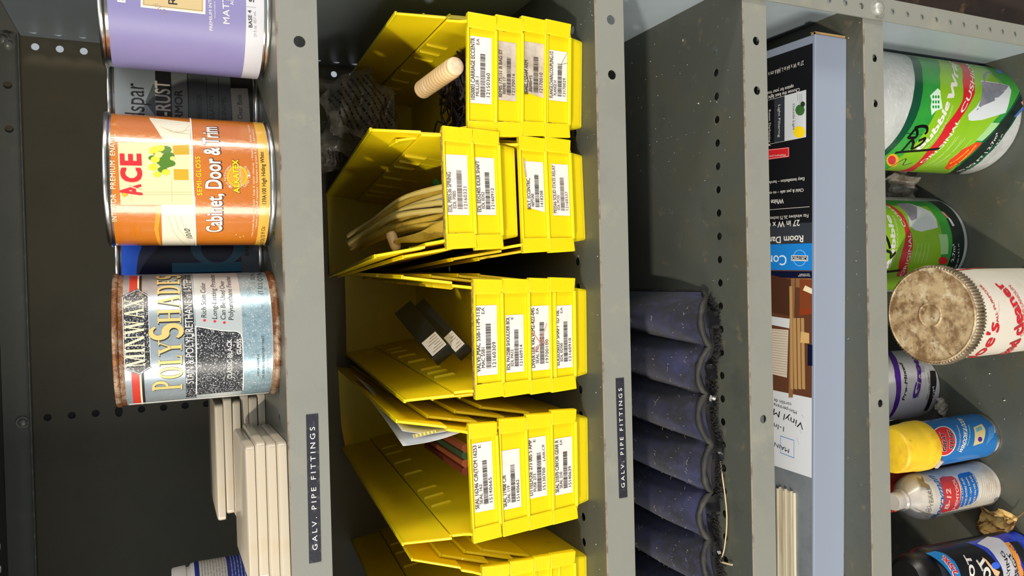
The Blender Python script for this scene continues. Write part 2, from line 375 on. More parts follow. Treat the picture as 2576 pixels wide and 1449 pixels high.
# embossed label tapes on two shelf fronts
def tape(px):
    a = onY(*px[0], -.3); c = onY(*px[1], -.3)   # right end, left end (middle height)
    S = Plane(Matrix.Identity(4), (c.x, -.25, c.z), (a.x - c.x, 0, a.z - c.z), (0, 0, 1))
    L = (a - c).length; D = Decal(S); wv = [(0, -4.7)] + [(L * i / 12, -4.7) for i in range(1, 12)] + [(L, -4.7), (L, 4.7), (0, 4.7)]
    D.uvpoly(wv, TAPE_BLACK, 1); D.text('GALV. PIPE FITTINGS', (L * .085, -1.9), (L * .915, -1.9), 3.8, TAPE_WHITE, 3, bold=-.008, space=1.5, uv=True)
    o = D.build(unit, 'label_tape')
    o.location = (-(XL + XR) / 2000, -.225, 0); o['label'] = 'black embossed label tape with white capitals'
tape(((785, 1042), (793, 1415)))
tape(((1559, 951), (1568, 1252)))
# ---------------------------------------------------------------- paint cans on the shelf
TIN = mat('tin_plate', '#c9c7c0', 0.22, 1.0, [('#8d877c', 60, .55, .75)], bump=.05)
TIN_DULL = mat('dull_tin', '#a8a59c', 0.38, 1.0, [('#77706a', 40, .5, .7)])
RUST = mat('rusted_tin', '#a9927a', 0.5, .45, [('#6b4020', 55, .42, .55), ('#8b5a33', 120, .5, .65), ('#d8cdb8', 70, .66, .72)], bump=.6, bscale=700)
def P(name, col, rough=.38, **k): return mat(name, col, rough, **k)
WHITE = P('print_white', '#dddad3'); CREAM = P('print_cream', '#ead9b4'); INK = P('print_black', '#1d1b1c'); GREY = P('print_grey', '#9a9a9c'); LGREY = P('print_light_grey', '#d6d6d8')
RED = P('print_red', '#d8262c'); YEL = P('print_yellow', '#f2d21e'); GOLD = P('print_gold', '#d9a62a'); GREEN_D = P('print_leaf_green', '#4f7a22')
def can(name, label, front_px, R=53.0, H=122.0, metal=None, z=None, group='quart paint cans on the shelf'):
    z = TOP[1] if z is None else z
    f = onZ(front_px[0], front_px[1], z); d = Vector((f.x, f.y + 600, 0)).normalized(); c = f + d * R
    M = at(c.x, c.y, z); t = thing(name, label, 'paint can', M, group); mt = metal or TIN; b = R - 1.2
    mb = MB(); mb.lathe([(R - 3, 1.5), (R - 2.4, 0), (R - .6, 0), (R, .8), (R, 3), (R - .6, 3.8), (b, 4.4), (b, H - 4.6), (b + .2, H - 4)], mt, 96); mb.build('body', t)
    mb = MB(); mb.lathe([(b, H - 4.2), (R - .5, H - 3.8), (R, H - 3), (R, H - .8), (R - .6, H), (R - 4, H), (R - 4.4, H - 5), (R - 10, H - 5), (R - 10.4, H - 1.6), (R - 12, H - 1.6), (R - 13, H - 4), (0, H - 4)], mt, 96); mb.build('lid', t)
    return t, Cyl(M, b + .06)
# --- orange enamel can
t, S = can('paint_can', 'orange-brown enamel paint can with red ACE lettering and yellow tulips', (696, 465))
OR = P('label_orange', '#c8741c', .25, coat=.9, bump=.25, bscale=260, spots=[('#b5601a', 3, .4, .7)]); PALE = P('label_pale_door', '#d9d3a6', .22, coat=.5); PALE2 = P('label_pale_shade', '#c6bd88', .22, coat=.5)
MUST = P('label_mustard', '#c9a126', .22, coat=.5); STRIP = P('label_strip', '#e0ac45', .22, coat=.5); WARMW = P('label_warm_white', '#e6dfc6', .22, coat=.5); ORY = P('label_amber', '#e29a2c', .22, coat=.5)
D = Decal(S, (240, 270, 3.917), 3.15); r = S.r; q = r * PI * .98
D.uvpoly([(-q, 5.5), (q, 5.5), (q, 116.6), (-q, 116.6)], OR, 1)
v0 = D.p((985, 1200))[1]; v1 = D.p((655, 1200))[1]
D.uvpoly([(-q, v0), (-17, v0), (-17, v1), (-q * .6, v1), (-q, v1)], WARMW, 2)
vt = D.p((560, 130))[1]
D.poly([(935, 150), (935, 345), (700, 345), (640, 280), (590, 200), (540, 130), (530, 105)], WARMW, 2)
D.poly([(975, 960), (250, 960), (220, 345), (935, 345)], PALE, 2.5)
D.poly([(650, 965), (620, 1200), (660, 1360), (640, 1370), (580, 1200), (600, 965)], ORY, 2.2)
for yy in (835, 860): D.line([(470, yy), (955, yy)], .35, PALE2, 3, let=False)
D.line([(360, 945), (355, 830)], .4, PALE2, 3, let=False); D.line([(755, 940), (750, 720)], .4, PALE2, 3, let=False)
D.poly([(770, 610), (775, 715), (920, 718), (915, 612)], MUST, 3); D.poly([(760, 380), (770, 470), (925, 465), (920, 372)], MUST, 3)
D.line([(930, 730), (940, 345)], .5, WHITE, 3.2, let=False)
D.ell((290, 845), 34, 36, GOLD, 3); D.ell((288, 838), 16, 18, YEL, 3.5)
D.line([(932, 90), (960, 720), (990, 1390)], 1.1, WHITE, 3.4, let=False)
rnd = random.Random(3)
for cx, cy, rr in ((690, 420, 62), (720, 480, 60), (690, 560, 66), (740, 555, 50), (660, 615, 48), (600, 450, 40), (560, 500, 40), (700, 510, 70), (650, 540, 50)): D.ell((cx, cy), rr, rr * .62, GREEN_D, 3.6 + .05 * rnd.random(), n=9)
TUL = P('label_tulip', '#e8d33a', .25, coat=.4); TUL2 = P('label_tulip_light', '#f0e27a', .25, coat=.4)
for cx, cy, rr in ((580, 420, 46), (640, 405, 44), (590, 515, 46), (570, 590, 48), (610, 660, 40), (695, 640, 42), (560, 440, 30)): D.ell((cx, cy), rr, rr * .72, TUL, 4 + .1 * rnd.random(), n=10)
for cx, cy, rr in ((622, 470, 40), (760, 505, 26)): D.ell((cx, cy), rr, rr * .8, TUL2, 4.4, n=10)
for k in range(3): D.line([(700 + 70 * k, 1010 + 30 * k), (760 + 60 * k, 1200), (930, 1330 - 60 * k + 40)], .35, PALE2, 2.6, let=False)
for k in range(3): D.line([(640 + 40 * k, 190 + 20 * k), (760 + 50 * k, 250), (925, 265 - 40 * k)], .35, PALE2, 2.6, let=False)
D.text('INTERIOR  PREMIUM  ENAMEL', (213, 1120), (196, 268), 42, CREAM, 3, bold=.012, space=1.1)
D.text('A', (458, 862), (442, 762), 168, RED, 5, bold=.035); D.text('C', (452, 732), (446, 606), 158, RED, 5.2, bold=.045); D.text('E', (445, 566), (440, 470), 158, RED, 5, bold=.05)
D.line([(330, 775), (456, 815)], .7, PALE, 6.2)
D.text('\u00ae', (438, 486), (438, 470), 26, RED, 5)
D.text('SEMI-GLOSS', (1052, 865), (1030, 487), 42, YEL, 3, bold=.012, space=1.15)
SH = P('print_brown_shadow', '#5b2f14'); 
D.text('Cabinet, Door & Trim', (1252, 1226), (1203, 196), 146, SH, 3, bold=.045); D.text('Cabinet, Door & Trim', (1243, 1222), (1194, 202), 138, WHITE, 4, bold=.025)
for a in range(24):
    a0 = 2 * PI * a / 24; D.poly([(1398 + rr * math.cos(x), 680 + rr * math.sin(x)) for rr, x in ((108, a0), (108, a0 + .27), (78, a0 + .27), (78, a0))], GOLD, 2.4)
D.ell((1398, 680), 76, 76, P('label_disc', '#dd9a35', .25, coat=.5), 2.3)
D.text('ALKATEX', (1424, 846), (1409, 516), 56, SH, 3.4, bold=.05); D.text('ALKATEX', (1420, 842), (1405, 520), 52, YEL, 4, bold=.03)
def arc_text(D, s, c, rr, a0, a1, cap, mt, layer=3):
    n = len(s); k0 = len(D.let)
    for i, ch in enumerate(s):
        if ch == ' ': continue
        a = a0 + (a1 - a0) * (i + .5) / n; da = (a1 - a0) / n * .4
        f = lambda x: (c[0] - rr * math.cos(x), c[1] - rr * math.sin(x))
        D.text(ch, f(a - da), f(a + da), cap, mt, layer)
    V = []; Fs = []
    for it in D.let[k0:]: Fs += [tuple(i + len(V) for i in q_) for q_ in it[1]]; V += it[0]
    D.let[k0:] = [(V, Fs, mt, layer)]
arc_text(D, 'Alkyd Performance', (1398, 680), 112, -1.15, 1.05, 24, WHITE)
arc_text(D, 'Latex Clean-Up', (1398, 680), 128, PI + 1.0, PI - .95, 24, WHITE)
D.text('Hybrid Technology', (1440, 790), (1426, 575), 18, WHITE, 4.4)
D.text('\u2022 Ultra smooth, factory-like finish \u2022 Soap & water clean-up  \u2022 Washable & durable \u2022 Streak-free', (1550, 1275), (1512, 180), 19, CREAM, 3)
D.text('\u2022 Scratch, chip & scuff resistant \u2022 Resistant to grease & stains \u2022 Commercial', (1590, 1192), (1555, 225), 19, CREAM, 3)
va, vb = D.p((1610, 1100))[1], D.p((1712, 1100))[1]
D.uvpoly([(-q, vb), (q, vb), (q, va), (-q, va)], STRIP, 2)
D.text('139A100 High Hiding White', (1683, 952), (1655, 442), 38, INK, 3, bold=.008); D.text('946 mL (1 Qt) 32 Fl Oz', (1645, 1420), (1672, 1172), 36, INK, 3)
D.text('1010', (958, 1288), (925, 1188), 48, INK, 4, shear=.4)
for pq in ((1388, 1250), (1425, 1275), (1460, 1265)): D.ell(pq, 6, 4, CREAM, 4, n=6)
D.build(t)
# --- silver stain can, rusted rims
t, S = can('paint_can', 'silver stain can with rusty rims, black MINWAX hexagon and gold lettering', (707, 835), H=119.5, metal=RUST)
SIL = P('label_silver', '#a7b2b8', .3, metal=.55, spots=[('#bcc4c6', 4, .45, .7), ('#8fa0a8', 300, .5, .8)]); SPK = P('label_speckle_black', '#232326', .3, spots=[('#b9bcc0', 900, .54, .6)])
PALEB = P('label_pale_grey', '#bfc6c6', .3, metal=.35); GLD = P('label_gold', '#dcc179', .35, metal=.15); GLDY = P('label_gold_bright', '#e2c25a', .35); PINKR = P('label_red', '#c0392b', .35)
SPB = P('label_blue_speckle', '#8fa9b4', .3, metal=.4, spots=[('#d5dde0', 900, .56, .62), ('#76909c', 200, .5, .7)])
D = Decal(S, (260, 670, 4.0255), 3.15); q = S.r * PI * .98
D.uvpoly([(-q, 6), (q, 6), (q, 112), (-q, 112)], SIL, 1)
vv = lambda X, Y=800: D.p((X, Y))[1]
D.uvpoly([(-70, vv(372)), (70, vv(372)), (70, vv(270)), (-70, vv(270))], PINKR, 1.6)
D.uvpoly([(-70, vv(372)), (70, vv(372)), (70, vv(354)), (-70, vv(354))], CREAM, 2); D.uvpoly([(-70, vv(400)), (70, vv(400)), (70, vv(374)), (-70, vv(374))], INK, 2)
hx = [(345, 228), (455, 290), (487, 1022), (365, 1098), (215, 1042), (190, 300)]
D.poly(hx, SPK, 2.6); D.line([(c[0] * .965 + 12, c[1] * .97 + 20) for c in hx], .45, LGREY, 3, closed=True); 
ps, w = serif('MINWAX', 1.0); D.polys_text(ps, w, (424, 1012), (407, 322), 165, CREAM, 4)
D.text('\u00ae', (395, 300), (392, 272), 26, CREAM, 4)
ps, w = serif('POLYSHADES', .76, (0, 4)); D.polys_text(ps, w, (805, 1246), (771, 98), 268, INK, 3); D.polys_text(ps, w, (800, 1242), (766, 94), 268, GLD, 4)
D.uvpoly([(-58, vv(938)), (70, vv(918)), (70, vv(812)), (-58, vv(830))], SPK, 2.2)
D.text('STAIN & POLYURETHANE in 1 STEP', (915, 1180), (882, 138), 68, WHITE, 3, bold=.0)
D.uvpoly([(-62, vv(1415)), (75, vv(1415)), (75, vv(946)), (-62, vv(946))], PALEB, 2)
D.poly([(938, 608), (1200, 655), (1345, 662), (1385, 680), (1408, 740), (1412, 1255), (942, 1300)], SPK, 2.6)
D.line([(936, 610), (940, 1290)], .8, WHITE, 3); D.line([(1408, 740), (1412, 1250)], .8, WHITE, 3); D.line([(936, 608), (1200, 652), (1345, 658), (1390, 678), (1410, 740)], .7, WHITE, 3)
D.uvpoly([(-62, 7.5), (75, 7.5), (75, vv(1420)), (-62, vv(1420))], SPB, 2)
for s_, a, b in (('Rich Stain Color', (1042, 520), (1030, 170)), ('Long-Lasting Protector', (1152, 535), (1122, 88)), ('Can Be Used Over', (1238, 540), (1222, 150)), ('Polyurethane Finishes', (1318, 545), (1282, 108))): D.text(s_, a, b, 46, INK, 3.2, shear=.12, bold=-.006)
for c in ((1024, 548), (1128, 558), (1225, 570)): D.ell(c, 15, 12, RED, 3.2, True)
D.text('CLASSIC BLACK', (1302, 1130), (1300, 735), 44, WHITE, 3.6, bold=.01); D.text('GLOSS', (1395, 888), (1395, 732), 40, WHITE, 3.6, bold=.02)
D.text('(1 U.S. QT) 946 mL', (1612, 285), (1600, 40), 46, INK, 3); D.text('32 FL OZ', (1532, 140), (1524, 30), 40, INK, 3)
D.text('VAPOR HARMFUL', (1580, 1110), (1578, 880), 22, INK, 3); D.text('EYE, SKIN AND RESPIRATORY TRACT', (1630, 1130), (1625, 700), 22, INK, 3); D.text('MAY CAUSE IRRITATION', (1672, 1120), (1668, 780), 18, GREY, 3)
D.uvpoly([(-66.5, 6.5), (-62.5, 6.5), (-62.5, 111), (-66.5, 111)], WHITE, 3)
D.build(t)
# --- violet interior paint can
t, S = can('paint_can', 'violet-blue interior paint can with white base band and cream plaque', (684, 45))
VIO = P('label_violet', '#7e79aa', .42, spots=[('#8882ac', 4, .4, .7), ('#6f6fa8', 9, .55, .75)], bump=.04); PAP = P('label_white_paper', '#c6c6cb', .45); BRN = P('label_smear', '#a08a86', .5)
D = Decal(S, (220, 0, 5.152), 3.15); q = S.r * PI * .98
vv = lambda X, Y=560: D.p((X, Y))[1]; u0 = D.p((1000, 945))[0]
D.uvpoly([(-q, vv(2278)), (q, vv(2278)), (q, 115.5), (-q, 115.5)], PAP, 1)
D.uvpoly([(u0, vv(2046)), (q, vv(2046)), (q, 115.5), (u0, 115.5)], VIO, 2)
D.uvpoly([(u0 - 12, 112), (u0, 112), (u0, 115.5), (u0 - 12, 115.5)], VIO, 2)
D.poly([(690, 92), (1528, 186), (1528, -400), (690, -400)], WHITE, 3); D.poly([(715, 68), (1500, 155), (1500, -400), (715, -400)], P('label_plaque', '#c4ae80', .42), 3.4)
D.line([(728, -200), (728, 58), (1488, 140), (1488, -200)], .3, P('print_olive', '#8b7a4c'), 3.6)
D.text('R', (1165, 62), (1160, -30), 100, INK, 4, bold=-.01); D.text('E', (490, 30), (488, -25), 80, WHITE, 4, bold=.05)
D.text('PREMIUM INTERIOR', (1622, 395), (1598, -190), 36, WHITE, 3); D.text('WASHABLE', (1662, 240), (1655, 20), 14, LGREY, 3)
D.text('MATTE', (1842, 310), (1825, -105), 74, WHITE, 3, bold=.01, space=1.1); D.text('ACRYLIC', (1895, 68), (1888, -170), 40, WHITE, 3)
D.text('BASE 4', (2136, 356), (2124, 135), 44, INK, 3, bold=.008); D.text('29 fl oz  857 mL', (2190, 480), (2180, 145), 34, GREY, 3, bold=-.01); D.text('5', (2158, 30), (2156, -14), 60, INK, 3, bold=.01)
D.line([(2060, 88), (2180, 98)], .3, GREY)
for k in range(9): D.line([(470 + 40 * k, 985 + 4 * k), (490 + 40 * k, 990 + 4 * k)], .9, GREY, 3)
for k in range(14): D.line([(1080 + 48 * k, 1030 + 4 * k), (1105 + 48 * k, 1034 + 4 * k)], .8, GREY, 3)
rs = random.Random(6)
for k in range(34): D.ell((880 + 4.5 * k + rs.uniform(-30, 30), 40 + 5 * k + rs.uniform(-26, 26)), rs.uniform(3, 14), rs.uniform(2, 6), BRN, 4.2, n=6)
D.build(t)
# --- grey rust-proof paint can behind
t, S = can('paint_can', 'dark grey anti-rust paint can standing behind the violet and orange cans', (652, 290), H=123)
VG = P('label_steel_grey', '#8f9698', .4, metal=.3); VG2 = P('label_dark_grey', '#4c5150', .4); VB = P('label_near_black', '#1e1d1c', .4); VP_ = P('label_taupe', '#8b857a', .45)
D = Decal(S, (260, 180, 5.6), 2.8); q = S.r * PI * .98; vv = lambda X, Y=400: D.p((X, Y))[1]
D.uvpoly([(-q, 4.8), (q, 4.8), (q, 117), (-q, 117)], VB, 1); D.uvpoly([(-q, vv(740)), (q, vv(740)), (q, 117), (-q, 117)], VG, 2)
D.poly([(740, 640), (590, 430), (700, 180), (740, 200)], VG2, 2.3)
D.uvpoly([(-q, vv(1190)), (q, vv(1190)), (q, vv(965)), (-q, vv(965))], P('label_mid_grey', '#6c6d6a', .4), 2); D.uvpoly([(-q, vv(1800)), (q, vv(1800)), (q, vv(1200)), (-q, vv(1200))], VG2, 2)
D.poly([(1790, 235), (2032, 240), (2070, 800), (1820, 800)], VP_, 3)
for X in (1190, 1450, 1615): D.line([(X, 100), (X + 15, 690)], .4, VB)
D.text('Valspar', (590, 860), (568, 178), 240, VB, 3, bold=-.012); D.text('ANTI-RUST', (955, 1010), (932, 150), 180, P('print_taupe', '#b6b0a4'), 3, bold=.02); D.text('ARMOR', (1120, 775), (1108, 270), 95, VB, 3, bold=.03)
D.text('TOUGH RUST PREVENTION', (1405, 1000), (1385, 330), 70, VB, 3); D.text('FORMULATION', (1565, 850), (1550, 350), 60, VB, 3); D.text('OIL-BASED ENAMEL', (1735, 950), (1720, 360), 60, VB, 3)
D.text('Gloss Clear Base', (1965, 870), (1942, 332), 62, VB, 4)
D.build(t)
# --- dark blue can behind
t, S = can('paint_can', 'dark blue paint can with a large teal letter b, behind the orange and silver cans', (662, 642), H=121)
NB = P('label_navy', '#0d1430', .35); BB = P('label_blue', '#1148b4', .35); TB = P('label_teal', '#2c5f78', .35); BG = P('label_slate', '#4d5560', .4)
D = Decal(S, (280, 600, 5.8545), 2.85); q = S.r * PI * .98; vv = lambda X, Y=300: D.p((X, Y))[1]
D.uvpoly([(-q, vv(1920)), (q, vv(1920)), (q, 115), (-q, 115)], NB, 1); D.uvpoly([(-q, vv(2180)), (q, vv(2180)), (q, vv(1915)), (-q, vv(1915))], BG, 1.5)
D.poly([(185, -700), (430, -700), (445, 130), (400, 250), (375, 420), (370, 540), (400, 1300), (185, 1300)], BB, 2)
D.poly([(892, 360), (1912, 345), (1912, 480), (895, 505)], TB, 3)
c = (1560, 130); n = 28
for i in range(n):
    a0, a1 = 2 * PI * i / n, 2 * PI * (i + 1) / n
    D.poly([(c[0] + 395 * math.cos(a0), c[1] + 270 * math.sin(a0)), (c[0] + 395 * math.cos(a1), c[1] + 270 * math.sin(a1)), (c[0] + 240 * math.cos(a1), c[1] + 225 * math.sin(a1)), (c[0] + 240 * math.cos(a0), c[1] + 225 * math.sin(a0))], TB, 3.2)
D.text('BASE', (2022, 255), (2015, 60), 50, INK, 3, bold=.01)
D.build(t)
# ---------------------------------------------------------------- wall tiles
TILE = mat('cream_glaze', '#b8ac98', 0.3, 0, [('#b5a687', 30, .55, .72), ('#8d7a5c', 75, .7, .78)], coat=.2); TILE_B = mat('unglazed_edge', '#c3b096', 0.7, 0, [('#8f7a5e', 60, .55, .7)])
def tile(label, fr, yaw, z, roll=0, n=8):
    M = at(fr[0], fr[1], z) @ Matrix.Rotation(yaw, 4, 'Z') @ Matrix.Rotation(roll, 4, 'X')
    t = thing('ceramic_tile', label, 'tile', M, 'cream wall tiles stacked on the shelf')
    a = 107.5; mb = MB()   # right front corner at the origin; the tile runs to -x and +y
    def sq(e, z): 
        o = []
        for cx, cy, a0 in ((-4, 4, -90), (-4, a - 4, 0), (-a + 4, a - 4, 90), (-a + 4, 4, 180)):
            for k in range(4): A = math.radians(a0 + 30 * k); o.append((cx + (4 - e) * math.cos(A), cy + (4 - e) * math.sin(A), z))
        return o
    rings = [sq(1.2, 0), sq(.2, .5), sq(0, 5), sq(.5, 6.6), sq(2, 7.4)]
    k = len(rings[0]); mb.add([p for r_ in rings for p in r_], [(i * k + j, i * k + (j + 1) % k, (i + 1) * k + (j + 1) % k, (i + 1) * k + j) for i in range(4) for j in range(k)] + [tuple(range(k))[::-1], tuple(range(4 * k, 5 * k))], TILE)
    mb.build('tile_body', t)
zt = TOP[1]
A = onZ(722, 1112, zt)
for i, (dx, dy, yw, lb) in enumerate(((0, 0, 4, 'lowest cream ceramic tile of the front stack'), (-1, 5, 4.5, 'second cream ceramic tile up in the front stack'), (0, 10, 3, 'stained cream ceramic tile third up in the front stack'), (-3, 14, 5.5, 'top cream ceramic tile of the front stack, brown stain on its edge'))):
    tile(lb, (A.x + dx, A.y + dy, 0), math.radians(yw) * .4, zt + i * 7.5)
B = onZ(640, 1108, zt + 20)
for i, (dx, dy, yw, lb) in enumerate(((6, 0, 0, 'lowest cream ceramic tile of the rear stack behind the silver can'), (2, -1, 1, 'second cream ceramic tile of the rear stack'), (5, 1, -1, 'third cream ceramic tile of the rear stack'), (0, -2, 2, 'fourth cream ceramic tile of the rear stack'), (3, -3, 0, 'fifth cream ceramic tile of the rear stack'), (-2, -2, 1, 'top cream ceramic tile of the rear stack'))):
    tile(lb, (-108 + dx, 136 + dy, 0), math.radians(yw), zt + i * 7.5)
# ---------------------------------------------------------------- white bottle with blue label, at the frame's edge
PLW = mat('white_plastic', '#d9d3cf', .4); c = Vector((-291, 150, zt)); M = at(c.x, c.y, c.z)
t = thing('plastic_bottle', 'white plastic bottle with a blue and white printed label behind the tiles', 'bottle', M)
mb = MB(); mb.lathe([(29, 0), (32, 2), (32.5, 5), (32.5, 66), (31.8, 68.5), (29.5, 70), (29.4, 73)], PLW, 64); mb.build('body', t)
mb = MB(); mb.lathe([(29.6, 72.4), (31, 72.6), (31.4, 73.4), (30.8, 83.4), (29.8, 84.6), (0, 84.8)], PLW, 64); mb.build('cap', t)
S = Cyl(M, 32.6); D = Decal(S, (400, 1280, 7.576), 2.6); NV = P('label_deep_blue', '#20307e'); q = 100
D.uvpoly([(-q, 4), (q, 4), (q, 65.5), (-q, 65.5)], NV, 1); D.uvpoly([(-q, 38), (q, 38), (q, 61.5), (-q, 61.5)], P('label_offwhite', '#cdc4b4'), 2)
rnd = random.Random(5)
for rows, mt, a, b in ((range(9), GREY, 39, 61), (range(11), P('print_pale_blue', '#8d97c6'), 6, 36)):
    for k in rows:
        v = a + (b - a) * (k + .3) / len(rows); x = -40
        while x < 60:
            l = rnd.uniform(2, 6); D.line([(x, v), (x + l, v)], .9, mt, 3, uv=True); x += l + rnd.uniform(1, 2)
D.build(t)
# small pale block in the dark corner of the shelf
mb = MB(); p = onY(586, 1360, 300); mb.box((-4, -4, 0), (4, 4, 9), mat('pale_pink_chip', '#b29a98', .6)); mb.box((-6, -5, 9), (6, 5, 11), MATS['pale_pink_chip'])
o = mb.build('plastic_fitting', None, bevel=.8); o.location = (p.x / 1000, .3, zt / 1000); tag(o, 'small pale pink plastic fitting in the dark behind the tiles', 'fitting')
# ---------------------------------------------------------------- yellow hopper bins, nested in stacks
YPL = mat('yellow_plastic', '#e6cb0a', 0.4, 0, [('#dcbb06', 12, .5, .75), ('#a98a10', 55, .66, .8), ('#5a4a18', 150, .74, .84)], bump=.1, bscale=350)
YPL.node_tree.nodes['Principled BSDF'].inputs['Subsurface Weight'].default_value = .4; YPL.node_tree.nodes['Principled BSDF'].inputs['Subsurface Radius'].default_value = (1, .7, .1); YPL.node_tree.nodes['Principled BSDF'].inputs['Subsurface Scale'].default_value = .006
GRIME = mat('grimy_yellow', '#a8893a', 0.75, 0, [('#6b5a34', 90, .4, .6), ('#cbb04a', 200, .5, .65)], bump=.6, bscale=700)
def bin_body(rim):
    mb = MB(); LEN = 426; H = 102
    w = lambda z: 41 + 14 * z / H + (2.4 if z > 62.01 else 0)
    yf = lambda z: 12.5 - 3 * z / 18 if z < 18 else (9.5 - 7.5 * (z - 18) / 28 if z < 46 else (2 + (z - 46) if z < 52 else 8 + 28 * (z - 52) / 50))
    yb = lambda z: LEN + 6 * z / H
    for sg in (-1, 1):
        for zs, hi in (((0, 18, 46, 52, 62), False), ((62.02, 82, H), True)):
            pr = [(yf(z), z) for z in zs] + [(yb(z), z) for z in reversed(zs)]
            T = 2.5
            out = [(sg * w(z), y, z) for y, z in pr]; inn = [(sg * (w(z) - T), y, z) for y, z in pr]
            mb.hull8(out, inn, YPL)
        # small stacking bars on the inner face
        for y in (92, 121, 150, 216, 271, 318, 351):
            lo = [(sg * (w(z) - 2.4), y + dy, z) for z, dy in ((38, 0), (61, 0), (61, 4.4), (38, 4.4))]; hi = [(sg * (w(z) - 5.0), y + dy, z) for z, dy in ((41, .8), (60, .8), (60, 3.6), (41, 3.6))]
            mb.hull8(lo, hi, YPL)
        # rim bead along the top edge
        mb.hull8([(sg * (w(H) - 2.6), 36, H - 1), (sg * (w(H) + .9), 36, H - 1), (sg * (w(H) + .9), 36, H + 1.4), (sg * (w(H) - 2.6), 36, H + 1.4)], [(sg * (w(H) - 2.6), LEN + 6, H - 1), (sg * (w(H) + .9), LEN + 6, H - 1), (sg * (w(H) + .9), LEN + 6, H + 1.4), (sg * (w(H) - 2.6), LEN + 6, H + 1.4)], YPL)
        # ear beside the label plate
        e0, e1 = 39.5, 52.5
        mb.hull8([(sg * e0, 3.2, 18.4), (sg * e1, 1.0, 18.4), (sg * e1, 8, 18.4), (sg * e0, 8, 18.4)], [(sg * (e0 + 1), 0, 46), (sg * (e1 + 1.4), 0, 46), (sg * (e1 + 1.4), 7, 46), (sg * (e0 + 1), 7, 46)], YPL)
    mb.box((-40, 12, 0), (40, LEN, 2.4), YPL)
    zs = (0, H); mb.hull8([(-w(0), yb(0), 0), (w(0), yb(0), 0), (w(H), yb(H), H), (-w(H), yb(H), H)], [(-w(0), yb(0) - 2.5, 0), (w(0), yb(0) - 2.5, 0), (w(H), yb(H) - 2.5, H), (-w(H), yb(H) - 2.5, H)], YPL)
    mb.hull8([(-41, 12.5, 0), (41, 12.5, 0), (43.4, 9, 18.4), (-43.4, 9, 18.4)], [(-41, 14.6, 0), (41, 14.6, 0), (43.4, 11, 18.4), (-43.4, 11, 18.4)], YPL); mb.box((-43.4, 3, 17.6), (43.4, 11, 19.2), YPL)
    # label pocket: panel slants back towards a raised lip
    mb.hull8([(-40.5, 4.6, 18), (40.5, 4.6, 18), (41, 1.8, 45), (-41, 1.8, 45)], [(-40.5, 7.2, 18), (40.5, 7.2, 18), (41, 5, 45), (-41, 5, 45)], YPL)
    mb.hull8([(-40.5, 1.6, 17.6), (40.5, 1.6, 17.6), (40.5, 1.9, 20.6), (-40.5, 1.9, 20.6)], [(-40.5, 6, 17.6), (40.5, 6, 17.6), (40.5, 6, 20.6), (-40.5, 6, 20.6)], YPL)
    mb.box((-53, .6, 44.2), (53, 7, 46.2), YPL)
    if rim: mb.box((-51, 1.4, 46.2), (51, 6.8, 46.9), GRIME)
    return mb
BODY = bin_body(False).mesh('bin_body'); BODY_R = bin_body(True).mesh('bin_body_grimy')
LAB = mat('label_paper', '#dcd7d2', .55, 0, [('#cfc3b6', 25, .5, .7)]); LAB_D = mat('grubby_label_paper', '#c4b8aa', .6, 0, [('#9a8a7a', 30, .45, .65), ('#5b4c42', 90, .62, .74)])
LINK = mat('label_ink', '#3f3835', .6); FAINT = mat('faded_ink', '#6d6058', .6); GRM = mat('dark_grime', '#5e4c20', .8); REDX = mat('red_marker', '#d8785c', .6); YLINE = mat('red_line', '#d2502a', .6)
rb = random.Random(11)
STEP = 27.6
